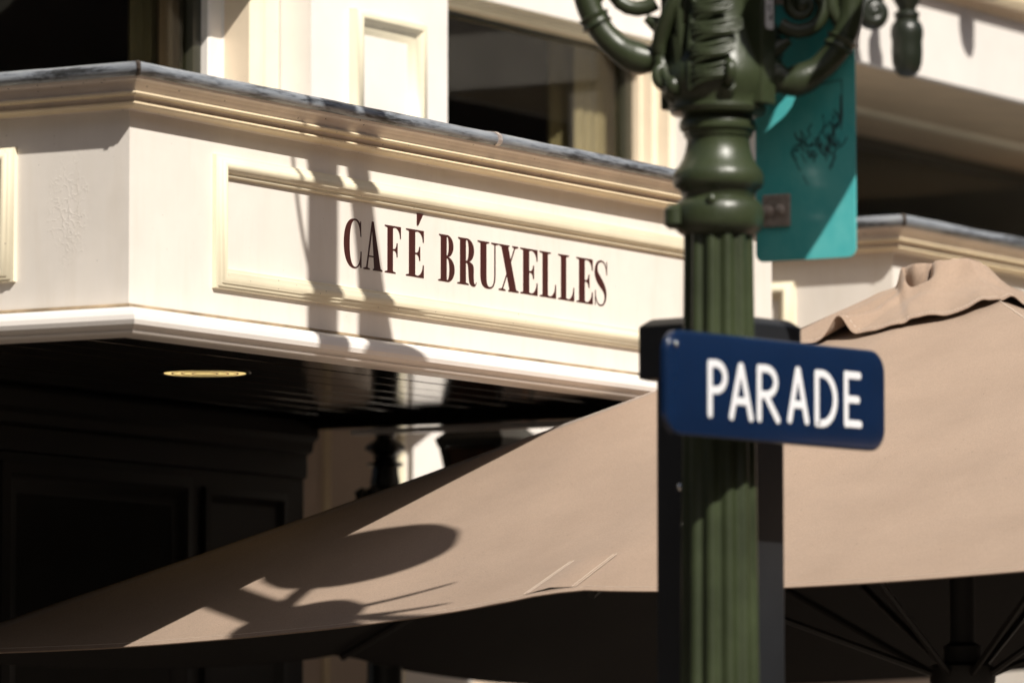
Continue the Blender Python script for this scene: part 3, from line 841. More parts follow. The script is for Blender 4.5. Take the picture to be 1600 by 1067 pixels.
# rib-end pocket with its stitching at the middle of the near side
def pocket(side, tc_):
    m = MB(); n = 10
    rows = []
    for i in range(n + 1):
        s = 0.895 + 0.095 * i / n
        row = []
        for j in range(5):
            t = tc_ - 0.036 + 0.072 * j / 4
            row.append(can_pt(side, s, t, 0.0025 + 0.003 * math.sin(math.pi * j / 4)))
        rows.append(row)
    for i in range(n):
        for j in range(4):
            m.add([rows[i][j], rows[i][j + 1], rows[i + 1][j + 1], rows[i + 1][j]], [(0, 1, 2, 3)], 'fabric')
    po = m.build('rib_pocket', panels[side], smooth=60)
    for t in (tc_ - 0.036, tc_ - 0.031, tc_ + 0.031, tc_ + 0.036):
        seam([can_pt(side, 0.895 + 0.095 * i / n, t, 0.0045) for i in range(n + 1)], panels[side], 0.0005, 'thread', 'stitching')
pocket('x-', -0.055); pocket('y-', 0.0)
for s_ in ('x-', 'y-'):
    seam([can_pt(s_, 0.990, -0.99 + 1.98 * i / 80, 0.0012) for i in range(81)], panels[s_], 0.0006, 'thread', 'hem_stitching')

# vent cap
def cap_s(side, t):
    if side == 'x-':   # left corner droops far, near corner short
        k = (t + 1) / 2
        # t=-1 is the near (street) corner? direction d=(0,-1): t=+1 -> near corner
        f = k
        base = 0.205 + (0.118 - 0.205) * f ** 2.2
    elif side == 'y-':
        f = (t + 1) / 2
        base = 0.118 + 0.07 * math.sin(math.pi * min(1, f) * 0.5)
    elif side == 'x+':
        base = 0.188
    else:
        f = (t + 1) / 2
        base = 0.188 + 0.017 * f
    return base
def cap_pt(side, q, t):
    """q 0..1 from the crown to the hem"""
    n, d = SIDES[side]
    s = cap_s(side, t) * q
    p = (n + d * t) * (PH * s)
    z0 = can_z(s, t, side) - 0.036 * p.y
    lift = 0.012 * (1 - q) + 0.014
    # flared hem: stands off the canopy between the corners
    wave = 0.0
    if side == 'x-':
        wave = 0.052 * math.exp(-((t + 0.40) / 0.075) ** 2) + 0.010 * mnoise.noise(Vector((t * 7.0, 2.2, 0.3))) + 0.016 * math.exp(-((t - 0.78) / 0.13) ** 2) - 0.004 * math.exp(-((t + 0.60) / 0.10) ** 2)
    elif side == 'y-':
        wave = 0.016 * math.exp(-((t + 0.80) / 0.12) ** 2) + 0.012 * math.exp(-((t - 0.3) / 0.3) ** 2)
    else:
        wave = 0.012 * math.sin(t * 7)
    lift += wave * max(0, (q - 0.45) / 0.55) ** 2
    lift -= 0.012 * q ** 3 * (abs(t) ** 6)
    z = z0 + lift
    # gathered crown: a loose pouch over the finial. r runs towards the street, f towards the far end
    r = p.x * 0.515 - p.y * 0.857; f = p.x * 0.857 + p.y * 0.515
    def sm(x, a_, b_):
        t_ = max(0.0, min(1.0, (x - a_) / (b_ - a_))); return t_ * t_ * (3 - 2 * t_)
    if r < 0: pl = 0.030 + 0.062 * sm(r, -0.168, -0.148) * (1 - 0.55 * sm(r, -0.15, 0.0))
    else: pl = 0.058 - 0.045 * sm(r, 0.0, 0.16)
    g_ = (1 - sm(f, 0.02, 0.16)) if f > 0 else (1 - 0.85 * sm(-f, 0.03, 0.17))
    z += (pl - 0.020) * g_
    # hollow in the pouch and the rolled fold that runs down out of it
    z -= 0.030 * math.exp(-(((r + 0.135) / 0.016) ** 2 + ((f + 0.05) / 0.05) ** 2))
    z -= 0.022 * math.exp(-(((r + 0.045) / 0.012) ** 2 + ((f + 0.01) / 0.030) ** 2))
    for (r0, f0, r1, f1, hh, ww) in ((-0.085, -0.05, -0.20, -0.15, 0.020, 0.016), (-0.02, -0.02, -0.10, -0.20, 0.014, 0.030), (0.005, 0.0, 0.085, -0.14, 0.016, 0.013), (0.03, 0.0, 0.105, -0.12, 0.010, 0.010), (-0.10, -0.06, -0.30, -0.12, 0.010, 0.018)):
        dx, dy = r1 - r0, f1 - f0; L2 = dx * dx + dy * dy
        t_ = ((r - r0) * dx + (f - f0) * dy) / L2
        tc_ = max(0, min(1, t_)); dd = math.hypot(r - r0 - dx * tc_, f - f0 - dy * tc_)
        z += hh * math.exp(-(dd / ww) ** 2) * (1 - 0.6 * tc_)
    zcap = ZP + 0.032 + 0.10 * min(0.0, r + 0.02) - 0.30 * max(0.0, r - 0.012)
    e_ = 0.008
    z = zcap - e_ * math.log(1 + math.exp(max(-40, min(40, (zcap - z) / e_)))) if False else min(z, zcap) - 0.25 * e_ * math.exp(-abs(z - zcap) / e_)
    pit = ((r + 0.112) / 0.030) ** 4 + ((f + 0.066) / 0.040) ** 4
    z -= 0.13 * math.exp(-pit)
    pit = ((r + 0.040) / 0.010) ** 4 + ((f + 0.045) / 0.022) ** 4
    z -= 0.035 * math.exp(-pit)
    q2 = math.hypot(r, f)
    z += 0.007 * mnoise.noise(Vector((r * 26, f * 18, 3.3))) * math.exp(-(q2 / 0.2) ** 2)
    z += 0.004 * mnoise.noise(Vector((p.x * 9, p.y * 9, 8.1)))
    lip = 0.058 * math.exp(-((r + 0.110) / 0.028) ** 4) * sm(f, -0.050, -0.020) * (1 - sm(f, 0.03, 0.09))
    lip += 0.026 * math.exp(-((r + 0.042) / 0.011) ** 4) * sm(f, -0.035, -0.010) * (1 - sm(f, 0.02, 0.06))
    return Vector((p.x - 0.857 * lip, p.y - 0.515 * lip, z))
m = MB()
for side in SIDES:
    nq, nt_ = 84, 120
    grid = [[cap_pt(side, 0.002 + 0.998 * i / nq, -1 + 2 * j / nt_) for j in range(nt_ + 1)] for i in range(nq + 1)]
    grid.append([g_ + Vector((0, 0, -0.0025)) for g_ in grid[-1]])
    for i in range(nq + 1):
        for j in range(nt_):
            m.add([grid[i][j], grid[i][j + 1], grid[i + 1][j + 1], grid[i + 1][j]], [(0, 1, 2, 3)], 'fabric')
cap = m.build('vent_cap', par, smooth=60, solid=0.0010)
# hem stitches
m = MB()
for side in ('x-', 'y-'):
    for i in range(70):
        t0 = -0.97 + 1.94 * i / 70
        a = cap_pt(side, 0.955, t0) + Vector((0, 0, 0.0012)); b_ = cap_pt(side, 0.955, t0 + 0.016) + Vector((0, 0, 0.0012))
        m.tube([a, b_], 0.0009, 5, 'thread')
st = m.build('hem_stitching', cap); st['kind'] = 'stuff'
# frame
m = MB(); m.lathe([(0.032, 0.05), (0.032, 2.9)], 20, 'alu'); m.build('mast', par)
m = MB(); m.lathe([(0.26, 0.0), (0.26, 0.05), (0.06, 0.07)], 32, 'alu'); m.build('base', par)
m = MB(); m.lathe([(0.033, 1.94), (0.075, 1.945), (0.085, 1.96), (0.085, 2.0), (0.05, 2.01), (0.05, 2.05), (0.033, 2.06)], 20, 'alu'); m.build('runner', par)
m = MB(); m.lathe([(0.02, 2.83), (0.09, 2.84), (0.09, 2.88), (0.02, 2.9)], 20, 'alu'); m.build('top_hub', par)
for s_ in SIDES:
    for t in (0.0, 1.0):
        a = can_pt(s_, 0.05, t, -0.04); b_ = can_pt(s_, 0.985, t, -0.022)
        m = MB(); m.tube([a, b_], 0.011, 6, 'alu'); m.build('rib', par)
        c_ = can_pt(s_, 0.52, t, -0.035)
        dd = Vector((c_.x, c_.y, 0)).normalized()
        m = MB(); m.tube([dd * 0.08 + Vector((0, 0, 1.98)), c_], 0.009, 6, 'alu'); m.build('strut', par)

# ------------------------------------------------------------------ street lamp
LU, LW = -0.0775, 1.5408
lamp = thing('street_lamp', 'ornate dark green cast-iron lamp post with leafy capital and scrolled arms', 'street lamp', LU, -LW)
def zrow(mb, prof, **k): mb.lathe(prof, 48, 'lamp', **k)
m = MB(); m.lathe([(0.090, 0.9), (0.0835, 1.88), (0.0755, 2.64), (0.0735, 2.82)], 120, 'lamp', flute=(12, 0.13)); m.build('fluted_shaft', lamp, smooth=60)
m = MB(); zrow(m, [(0.17, 0.0), (0.17, 0.25), (0.14, 0.30), (0.13, 0.8), (0.11, 0.86), (0.085, 0.91)]); m.build('pedestal', lamp)
m = MB(); zrow(m, [(0.072, 2.812), (0.080, 2.818), (0.090, 2.826), (0.0945, 2.838), (0.0945, 2.862), (0.091, 2.876), (0.084, 2.884), (0.078, 2.887), (0.076, 2.890)]); band = m.build('clamp_band', lamp)
a = R_(215)
m = MB(); m.tube([(0, 0, 2.824), (0, 0, 2.834), (0, 0, 2.864), (0, 0, 2.874)], [0.012, 0.022, 0.022, 0.012], 14, 'lamp')
kn = m.build('band_lug', band); kn.location = (-0.075, 0.062, 0)
m = MB(); m.ball((0, 0, 0), 0.012, 'lamp'); kb = m.build('band_bolt', band); kb.location = (-0.083, -0.030, 2.880)
m = MB(); zrow(m, [(0.076, 2.888), (0.077, 2.900), (0.082, 2.908), (0.091, 2.914), (0.0945, 2.922), (0.0945, 2.938), (0.090, 2.948), (0.082, 2.958), (0.074, 2.972), (0.068, 2.990), (0.065, 3.008), (0.067, 3.018), (0.072, 3.022)]); m.build('bell_collar', lamp)
m = MB(); zrow(m, [(0.070, 3.018), (0.072, 3.028), (0.079, 3.033), (0.081, 3.043), (0.079, 3.053), (0.072, 3.060), (0.076, 3.066)]); m.build('neck_ring', lamp)
m = MB(); zrow(m, [(0.078, 3.062), (0.098, 3.066), (0.104, 3.076), (0.102, 3.088), (0.108, 3.102), (0.118, 3.125), (0.119, 3.150), (0.108, 3.180), (0.094, 3.215), (0.084, 3.26), (0.080, 3.34), (0.088, 3.38), (0.095, 3.42), (0.075, 3.46), (0.066, 3.5)]); m.build('capital', lamp)
m = MB(); m.lathe([(0.066, 3.49), (0.060, 4.2), (0.058, 5.35), (0.075, 5.38), (0.075, 5.44), (0.03, 5.50), (0.02, 5.7), (0.002, 5.9)], 48, 'lamp', flute=(12, 0.05)); m.build('upper_shaft', lamp, smooth=60)
# flat pilaster strips on the street and wall faces
for sy in (-1, 1):
    m = MB(); m.box(-0.030, 0.030, min(sy * 0.07, sy * 0.121), max(sy * 0.07, sy * 0.121), 3.080, 3.40, 'lamp')
    ps = m.build('capital_strip', lamp, smooth=30, bevel=0.004)
    if sy == -1:
        m = MB()
        pts = []
        w2_, h2_, rr = 0.0155, 0.060, 0.006
        for cx, cz, a0 in ((w2_ - rr, h2_ - rr, 0), (-w2_ + rr, h2_ - rr, 90), (-w2_ + rr, -h2_ + rr, 180), (w2_ - rr, -h2_ + rr, 270)):
            pts += [(x, z) for x, z in arc(cx, cz, rr, rr, a0, a0 + 90, 5)]
        n = len(pts)
        m.add([(x, -0.1235, 3.296 + z) for x, z in pts] + [(x, -0.120, 3.296 + z) for x, z in pts], [tuple(range(n))] + [(i, (i + 1) % n, n + (i + 1) % n, n + i) for i in range(n)], 'sticker')
        sk = m.build('number_sticker', ps, smooth=0)
        m = MB()
        for z0, segs in ((3.262, [(-.006, -.006, .006, -.006), (.006, -.006, .006, .006), (0, -.005, 0, .004)]), (3.280, [(-.006, -.005, .006, -.005), (-.006, .005, .006, .005), (-.006, -.005, -.006, .005)]), (3.298, [(-.006, 0, .006, 0)]), (3.314, [(-.006, -.005, .006, -.005), (.006, -.005, .006, .006), (-.006, .006, .006, .006)])):
            for x0, a0, x1, a1 in segs:
                m.tube([(x0, -0.1238, z0 + a0), (x1, -0.1238, z0 + a1)], 0.0012, 6, 'ink')
        m.build('sticker_number', ps, smooth=0)
# acanthus leaves: a midrib with fanned lobes, one leaf on each street-length face and the diagonals
def acanthus(ang, z0, z1, r0, r1, wid, name='acanthus_leaf', lob=2):
    m = MB()
    d = Vector((math.cos(ang), math.sin(ang), 0)); tng = Vector((-math.sin(ang), math.cos(ang), 0))
    def rad(f): return r0 + (r1 - r0) * f + 0.012 * math.sin(math.pi * f)
    mid = [d * rad(f) + Vector((0, 0, z0 + (z1 - z0) * f)) for f in [i / 8 for i in range(9)]]
    mid.append(d * (rad(1) + 0.02) + Vector((0, 0, z1 - 0.004))); mid.append(d * (rad(1) + 0.028) + Vector((0, 0, z1 - 0.022)))
    m.tube(mid, [0.010, 0.010, 0.010, 0.009, 0.009, 0.008, 0.008, 0.008, 0.009, 0.011, 0.007], 8, 'lamp')
    rl = random.Random(int(z0 * 1000))
    if lob == 1:
        # rolled S-shaped leaf edge on the other half
        pts = []
        for i in range(30):
            e = i / 29
            a2 = -0.10 - 0.62 * math.sin(math.pi * (0.15 + 0.75 * e)) - 0.15 * math.sin(2 * math.pi * e)
            pts.append(Vector((math.cos(ang + a2) * (0.100 + 0.016 * math.sin(math.pi * e) + 0.012 * (1 - e)), math.sin(ang + a2) * (0.100 + 0.016 * math.sin(math.pi * e) + 0.012 * (1 - e)), z0 + (z1 - z0) * (0.02 + 1.05 * e))))
        m.tube(pts, [0.012 + 0.008 * math.sin(math.pi * i / 29) for i in range(30)], 12, 'lamp', 0.9)
        for e, rb in ((0.04, 0.022), (0.42, 0.020), (0.97, 0.026)):
            m.ball(pts[int(e * 29)] * 1.0, rb, 'lamp', 14, (0.9, 0.9, 1.0))
        for e, a3 in ((0.22, -0.38), (0.34, -0.30), (0.58, -0.34), (0.72, -0.42)):
            c_ = Vector((math.cos(ang + a3) * 0.106, math.sin(ang + a3) * 0.106, z0 + (z1 - z0) * e))
            m.tube([c_ + Vector((0, 0, -0.016)), c_ * 1.02 + Vector((0, 0, 0.0)) , c_ + Vector((0, 0, 0.02))], [0.006, 0.012, 0.005], 8, 'lamp')
    nl = 5
    for i in range(nl):
        f = 0.10 + 0.80 * i / (nl - 1)
        for s_ in ((1,) if lob == 1 else (-1, 1)):
            wl = wid * (0.75 + 0.45 * math.sin(math.pi * (0.25 + 0.6 * f))) * rl.uniform(0.88, 1.1)
            tipz = (z1 - z0) * 0.10
            for q in range(4):          # four ribs of one lobe fan out from the midrib and close again at the tip
                fan = (q - 1.5) / 1.5
                pts = []
                for k in range(8):
                    e = k / 7
                    a2 = s_ * wl * e / max(rad(f), 0.05)
                    rr = rad(f) + 0.016 * math.sin(math.pi * e ** 0.8) * (1 - 0.25 * abs(fan)) + 0.010 * e ** 3
                    zz = z0 + (z1 - z0) * f + tipz * e + fan * (0.003 + 0.021 * (1 - e) ** 0.75) + 0.006 * math.sin(e * 5 + q)
                    pts.append(Vector((math.cos(ang + a2) * rr, math.sin(ang + a2) * rr, zz)))
                m.tube(pts, [0.0055, 0.0068, 0.0072, 0.0068, 0.0062, 0.0055, 0.0045, 0.003], 8, 'lamp', 0.9)
    return m.build(name, lamp, smooth=60)
for ang in (math.pi, 0):
    acanthus(ang, 3.105, 3.33, 0.112, 0.090, 0.082, lob=1)
    acanthus(ang, 3.32, 3.44, 0.084, 0.100, 0.066)
# volutes low on the four corners of the capital
for ang in (R_(-140), R_(-40), R_(40), R_(140)):
    m = MB(); d = Vector((math.cos(ang), math.sin(ang), 0)); pts = []
    for i in range(26):
        th = 0.3 + i * 0.36; r = 0.034 * math.exp(-0.055 * i)
        pts.append(d * (0.088 + 0.030 - 0.0 + r * math.cos(th + 2.2)) + Vector((0, 0, 3.145 + r * math.sin(th + 2.2))))
    m.tube(pts, [0.014 - 0.0003 * i for i in range(26)], 10, 'lamp', 1.0, up=(math.sin(ang), -math.cos(ang), 0.01))
    m.ball(d * 0.116 + Vector((0, 0, 3.145)), 0.014, 'lamp')
    m.tube([d * 0.075 + Vector((0, 0, 3.09)), d * 0.098 + Vector((0, 0, 3.105)), d * 0.115 + Vector((0, 0, 3.115))], [0.02, 0.02, 0.014], 10, 'lamp')
    m.build('corner_volute', lamp, smooth=60)
# short scrolled arms, towards the street and towards the wall
for ang, dzz in ((R_(-60), 0.010), (R_(120), 0.058)):
    d = Vector((math.cos(ang), math.sin(ang), 0)); sd = Vector((-math.sin(ang), math.cos(ang), 0))
    def at(r, z): return d * r + Vector((0, 0, z + dzz))
    path = bez(at(0.085, 3.165), at(0.11, 3.13), at(0.14, 3.115), at(0.175, 3.13), 10) + bez(at(0.175, 3.13), at(0.225, 3.15), at(0.262, 3.20), at(0.275, 3.26), 12)[1:] + bez(at(0.275, 3.26), at(0.29, 3.36), at(0.25, 3.44), at(0.17, 3.45), 12)[1:] + bez(at(0.17, 3.45), at(0.12, 3.45), at(0.10, 3.40), at(0.13, 3.37), 8)[1:]
    n = len(path)
    m = MB(); m.tube(path, [(0.0285 - 0.004 * (i / n) + (0.005 if i < 6 else 0)) * (1 + 0.22 * max(0.0, 1 - ((i - 9.5) / 3.0) ** 2) + 0.15 * max(0.0, 1 - ((i - 26) / 3.0) ** 2)) for i in range(n)], 16, 'lamp', up=sd); ar = m.build('scroll_arm', lamp, smooth=60)
    m = MB()
    p = path[18]; q = path[19]; t = (Vector(q) - Vector(p)).normalized(); p = Vector(p)
    m.tube([p - t * 0.016, p - t * 0.010, p - t * 0.003, p + t * 0.003, p + t * 0.010, p + t * 0.016], [0.024, 0.034, 0.030, 0.030, 0.035, 0.024], 18, 'lamp', up=sd); m.build('arm_collar', ar, smooth=60)
    # inner spiral with leaf
    pts = [at(0.175 + 0.062 * math.exp(-0.05 * i) * math.cos(-2.4 + i * 0.35), 3.285 + 0.062 * math.exp(-0.05 * i) * math.sin(-2.4 + i * 0.35)) for i in range(34)]
    m = MB(); m.tube(pts, [0.017 - 0.0003 * i for i in range(34)], 12, 'lamp', up=sd); m.ball(at(0.175, 3.285), 0.018, 'lamp'); m.build('scroll', ar, smooth=60)
    m = MB(); m.tube([at(0.085, 3.20), at(0.12, 3.19), at(0.15, 3.21)], [0.012, 0.022, 0.008], 10, 'lamp', up=sd); m.build('scroll_leaf', ar, smooth=60)
    m = MB(); m.tube([at(0.255, 3.24), at(0.235, 3.28), at(0.235, 3.33), at(0.25, 3.36)], [0.01, 0.018, 0.018, 0.006], 10, 'lamp', up=sd)
    m.build('scroll_leaf', ar, smooth=60)
# upper part of the lamp, unseen, shaped from its shadows: collar, two bowl lanterns, added tubes shading the teal panel
m = MB(); zrow(m, [(0.07, 3.82), (0.11, 3.85), (0.135, 3.88), (0.135, 3.93), (0.10, 3.97), (0.07, 4.0)]); m.build('upper_collar', lamp)
def lantern_arm(d, s0, zb, sc, zbase):
    d = Vector(d); sd = Vector((-d.y, d.x, 0))
    def at(s, z): return d * s + Vector((0, 0, z))
    m = MB(); m.tube(bez(at(0.05, zbase + 0.06), at(0.15, zbase + 0.14), at(s0 - 0.1, zbase + 0.16), at(s0, zbase + 0.10), 16), 0.022, 10, 'lamp', up=sd)
    ar = m.build('lantern_arm', lamp)
    m = MB(); c = d * s0
    m.lathe([(r * sc, zbase + z) for r, z in ((0.02, -0.03), (0.10, -0.01), (0.17, 0.05), (0.205, 0.13), (0.205, 0.18), (0.17, 0.235), (0.08, 0.27), (0.02, 0.285))], 28, 'lamp', c=(c.x, c.y))
    m.build('bowl', ar)
for sx in (-1, 1):
    lantern_arm((sx, 0, 0), 0.345, 0, 1.0, 4.00 if sx > 0 else 3.80)
    for a_, b_ in (((0.07, 3.86), (0.34, 3.606)), ((0.06, 3.785), (0.24, 3.475))):
        m = MB()
        p0, p1 = Vector((sx * a_[0], 0, a_[1])), Vector((sx * b_[0], 0, b_[1]))
        m.tube([p0.lerp(p1, i / 8) + Vector((0, 0, -0.012 * math.sin(math.pi * i / 8))) for i in range(9)], [0.014, 0.013, 0.012, 0.011, 0.010, 0.009, 0.008, 0.007, 0.004], 8, 'lamp', up=(0, 1, 0)); m.build('leaf_spray', lamp)
dw, dz_ = 0.496, 0.868
for k, (off, rad_, ln_) in enumerate(((0.085, 0.085, 0.62), (0.315, 0.080, 0.56))):  # unseen tubes, added to shade the teal panel with a lit streak between
    w0, z0_ = 0.74 - dz_ * off - dw * 0.05, 3.465 + dw * off - dz_ * 0.05
    pts = [Vector((-0.18 + 0.01 * math.sin(i), -(w0 + dw * ln_ * i / 10), z0_ + dz_ * ln_ * i / 10)) for i in range(11)]
    m = MB(); m.tube(pts, [rad_ * (0.7 + 0.3 * math.sin(math.pi * min(1, 0.25 + i / 12))) for i in range(11)], 14, 'lamp', up=(1, 0, 0)); m.build('scroll_leaf', lamp, smooth=60)
m = MB(); m.tube(bez((-0.01, -0.05, 4.15), (-0.10, -0.30, 4.15), (-0.17, -0.55, 3.95), (-0.18, -0.95, 4.0), 14), 0.02, 10, 'lamp'); m.build('lantern_arm', lamp)  # unseen arm, added to carry the shading tubes
# unseen tall braces, shaped to cast the shadow bands on the fascia
m = MB(); m.tube(bez((-0.03, 0, 4.55), (-0.07, 0, 4.62), (-0.14, 0, 4.75), (-0.16, 0, 5.15), 14), 0.008, 8, 'lamp', up=(0, 1, 0)); m.build('brace', lamp)
m = MB(); m.tube(bez((-0.05, 0, 4.80), (-0.075, 0, 4.88), (-0.09, 0, 4.95), (-0.09, 0, 5.2), 10), 0.007, 8, 'lamp', up=(0, 1, 0)); m.build('brace', lamp)
m = MB(); m.tube(bez((0.11, 0, 5.30), (0.09, 0, 4.95), (0.20, 0, 4.75), (0.25, 0, 4.36), 14), [0.04, 0.042, 0.044, 0.046, 0.047, 0.048, 0.048, 0.048, 0.048, 0.048, 0.05, 0.054, 0.062, 0.075, 0.085], 12, 'lamp', up=(0, 1, 0)); m.tube([(0, 0, 5.28), (0.12, 0, 5.30)], 0.02, 8, 'lamp'); m.build('brace', lamp)

# cast-iron bracket on the white boxed front, with hanging acorn finials
bk = thing('iron_bracket', 'dark cast-iron bracket with a hanging acorn finial before the white boxed front', 'bracket', 4.12, 0.157, 3.732)
bk.scale = (1.12, 1.12, 1.12)
m = MB()
m.lathe([(0.004, 0.0), (0.020, 0.004), (0.032, 0.016), (0.0385, 0.036), (0.0405, 0.064), (0.0395, 0.092), (0.0425, 0.108), (0.042, 0.124), (0.037, 0.139), (0.030, 0.145), (0.031, 0.157), (0.034, 0.161), (0.031, 0.167), (0.022, 0.172), (0.026, 0.182), (0.035, 0.198), (0.035, 0.225), (0.022, 0.25), (0.018, 0.30), (0.018, 0.62)], 24, 'lampdark')
m.build('drop_finial', bk)
m = MB()
m.lathe([(0.004, 0.27), (0.020, 0.274), (0.032, 0.286), (0.0385, 0.306), (0.0405, 0.36), (0.030, 0.44), (0.02, 0.5), (0.018, 0.62)], 20, 'lampdark', c=(0.54, 0.02))
m.build('drop_finial', bk)
sdir = Vector((-0.086, 0.060, 0))
pts = []
for i in range(30):
    r = 0.037 * math.exp(-0.045 * i); th = 1.4 + i * 0.33
    pts.append(Vector((-0.10, 0.045, 0.158)) + Vector((0.75, -0.66, 0)) * (r * math.cos(th)) + Vector((0, 0, r * math.sin(th))))
m = MB(); m.tube([Vector((-0.02, 0.0, 0.42)), Vector((-0.06, 0.02, 0.33)), Vector((-0.09, 0.04, 0.25))] + pts, 0.022, 12, 'lampdark', up=(0.66, 0.75, 0)); m.ball((-0.10, 0.045, 0.158), 0.024, 'lampdark'); m.build('scroll', bk, smooth=60)
m = MB(); m.tube([(-0.12, 0.15, 0.60), (-0.06, 0.0, 0.60), (0.6, 0.0, 0.61)], 0.016, 10, 'lampdark'); m.build('bar', bk)

# ------------------------------------------------------------------ black square post with its collar
S_ANG = ANG - R_(9)
bp = thing('steel_post', 'black square steel post standing directly behind the green lamp post', 'post', 0, 0, 0, S_ANG)
bp.location = (0.4263 + 0.012, 11.74 + 0.205, 0)
m = MB(); m.box(-0.0965, 0.0965, -0.0965, 0.0965, 0, 2.63, 'blackpost'); m.build('post', bp, smooth=30, bevel=0.006)
m = MB()
for z0, z1, r0, r1 in ((2.526, 2.530, 0.108, 0.122), (2.530, 2.640, 0.122, 0.122), (2.640, 2.652, 0.122, 0.108)):
    fr4(m, r0, z0, r1, z1, 'blackpost')
fr4(m, 0.108, 2.652, 0.100, 2.656, 'blackpost')
m.build('cap', bp, smooth=20, bevel=0.002, merge=False)
for z, x in ((2.452, -0.02), (2.408, -0.01), (2.30, 0.03), (2.22, 0.02)):
    m = MB(); m.ball((-0.097, x, z), 0.009, 'chrome'); m.build('bolt', bp)

# ------------------------------------------------------------------ PARADE street sign
S_AX = R_(50.0)     # plate runs 40 degrees off the view line
sg = thing('street_sign', 'dark blue enamel street name plate lettered PARADE fixed in front of the lamp post', 'sign', 0, 0, 0, S_AX)
sg.location = (0.4165, 11.48, 2.3755)
sg.scale = (0.988, 0.988, 0.988)
X0, X1, HH, RR = -0.168, 0.579, 0.214, 0.048
def rrect(inset):
    pts = []
    r = max(RR - inset, 0.008); x0, x1, z0, z1 = X0 + inset, X1 - inset, inset, HH - inset
    for cx, cz, a0 in ((x1 - r, z1 - r, 0), (x0 + r, z1 - r, 90), (x0 + r, z0 + r, 180), (x1 - r, z0 + r, 270)):
        pts += arc(cx, cz, r, r, a0, a0 + 90, 7)
    return pts
m = MB(); prev = None
def bow(x): return -0.006 * (1 - ((x - 0.2) / 0.38) ** 2)
loops = [(0.0, 0.016), (0.0, 0.003), (0.002, 0.0005), (0.006, -0.0005), (0.014, -0.0015), (0.022, -0.003), (0.06, -0.006)]
rings = [[(x, d, z) for x, z in rrect(i)] for i, d in loops]
n = len(rings[0])
for A, B in zip(rings, rings[1:]):
    m.add(A + B, [(i, (i + 1) % n, n + (i + 1) % n, n + i) for i in range(n)], 'navy')
m.add(rings[-1], [tuple(range(n))], 'navy')
m.add(rings[0], [tuple(reversed(range(n)))], 'navy')
m.build('plate', sg, smooth=40)
LH = 0.114
def stroke_letter(strokes, x0, x1, z0, rh=0.0098, rx=0.0080):
    m = MB()
    for st in strokes:
        pts = [Vector((x0 + rx * 0.7 + (x1 - x0 - 1.4 * rx) * p[0], -0.0066, z0 + 0.004 + LH * p[1])) for p in st]
        m.tube(pts, rx, 12, 'enamelwhite', flat=1.0, up=(0, 1, 0))
        for p in (pts[0], pts[-1]): m.ball(p, rx, 'enamelwhite', 12)
    o = m.build('letter', sg, smooth=60)
    for v in o.data.vertices: v.co.y = -0.0066 + (v.co.y + 0.0066) * 0.03
    return o
PL = {'P': [[(.1, .04), (.1, .96)] , [(.1, .95), (.4, .96)] + arc(.42, .72, .45, .24, 90, -90, 8)[1:] + [(.1, .48)]],
      'A': [[(.1, .04), (.48, .96)], [(.52, .96), (.92, .04)], [(.26, .33), (.76, .33)]],
      'R': [[(.12, .04), (.12, .96)], [(.12, .95), (.4, .96)] + arc(.42, .72, .42, .24, 90, -90, 8)[1:] + [(.12, .48)], [(.42, .46), (.92, .04)]],
      'D': [[(.12, .04), (.12, .96)], [(.12, .95), (.30, .96)] + arc(.32, .5, .56, .46, 90, -90, 12)[1:] + [(.12, .04)]],
      'E': [[(.14, .04), (.14, .96)], [(.14, .95), (.88, .95)], [(.14, .50), (.80, .50)], [(.14, .05), (.92, .05)]]}
for ch, x0, x1, z0 in (('P', -0.046, 0.031, 0.038), ('A', 0.024, 0.115, 0.037), ('R', 0.116, 0.206, 0.038), ('A', 0.222, 0.305, 0.041), ('D', 0.313, 0.409, 0.039), ('E', 0.417, 0.490, 0.043)):
    stroke_letter(PL[ch], x0, x1, z0)
for x, z in ((-0.142, 0.184),):
    m = MB(); m.ball((x, -0.005, z), 0.006, 'chrome', 12, (1, 0.5, 1)); m.build('bolt', sg)
m = MB(); m.box(-0.05, 0.05, 0.017, 0.045, 0.05, 0.16, 'blackmetal'); m.build('clamp', sg, smooth=30, bevel=0.003)

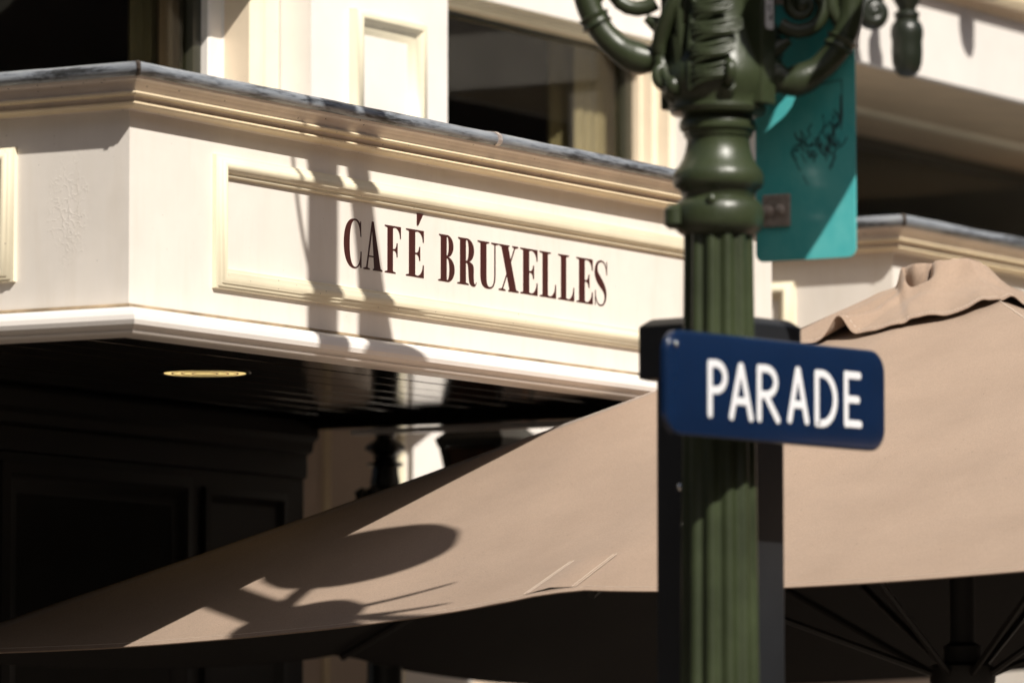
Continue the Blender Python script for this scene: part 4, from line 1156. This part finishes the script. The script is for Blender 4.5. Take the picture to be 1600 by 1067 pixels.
# ------------------------------------------------------------------ teal panel hung from the lamp post
bn = thing('banner_panel', 'teal metal panel with black scribbles bolted beside the green lamp post', 'banner', LU + 0.164, -LW, 2.771)
BW, BH, BR = 0.236, 0.64, 0.018
pts = []
for cx, cz, a0 in ((BW - BR, BH - BR, 0), (BR, BH - BR, 90), (BR, BR, 180), (BW - BR, BR, 270)):
    pts += arc(cx, cz, BR, BR, a0, a0 + 90, 6)
n = len(pts)
m = MB()
m.add([(-0.002, -a_, z) for a_, z in pts] + [(0.002, -a_, z) for a_, z in pts], [tuple(range(n)), tuple(reversed(range(n, 2 * n)))] + [(i, (i + 1) % n, n + (i + 1) % n, n + i) for i in range(n)], 'teal')
plate = m.build('panel', bn, smooth=0, bevel=0.0008)
m = MB()
m.box(-0.010, -0.003, -0.085, -0.020, 0.072, 0.140, 'steel')
brk = m.build('bracket', bn, smooth=30, bevel=0.002)
m = MB(); m.tube([(-0.0065, -0.025, 0.105), (-0.08, -0.035, 0.095), (-0.15, -0.03, 0.085)], 0.012, 8, 'steel'); m.build('bracket_arm', bn)
for a_ in (0.036, 0.064):
    m = MB(); m.ball((-0.012, -a_, 0.106), 0.0115, 'steel', 12, (0.7, 1, 1)); m.build('bolt', bn)
m = MB(); m.box(-0.010, -0.003, -0.085, -0.020, 0.54, 0.60, 'steel'); m.build('bracket', bn, smooth=30, bevel=0.002)
m = MB(); m.tube([(-0.0065, -0.025, 0.57), (-0.10, -0.03, 0.58), (-0.16, -0.01, 0.59)], 0.012, 8, 'steel'); m.build('bracket_arm', bn)
# scribbles and a torn sticker outline
m = MB(); rs = random.Random(3)
def scr(pl, r=0.0011):
    m.tube([(-0.0024, -a_, z) for a_, z in pl], r, 5, 'ink')
scr([(0.155, 0.366), (0.205, 0.372), (0.206, 0.30), (0.203, 0.268)], 0.0012); scr([(0.204, 0.34), (0.203, 0.29)], 0.0024)
for cx, cz in ((0.105, 0.238), (0.130, 0.222), (0.150, 0.240), (0.168, 0.232), (0.186, 0.226), (0.195, 0.262), (0.176, 0.282), (0.180, 0.250)):
    for k in range(4):
        x, z = cx + rs.uniform(-.012, .012), cz + rs.uniform(-.012, .012); pl = [(x, z)]
        for q in range(6):
            x += rs.uniform(-.009, .010); z += rs.uniform(-.016, .016); pl.append((x, z))
        scr(pl, rs.uniform(0.0006, 0.0016))
for k in range(5):
    x, z = rs.uniform(.07, .12), rs.uniform(.17, .32); scr([(x, z), (x + .008, z - .016), (x + .013, z - .02)], 0.0008)
m.build('scribble', plate, smooth=0)
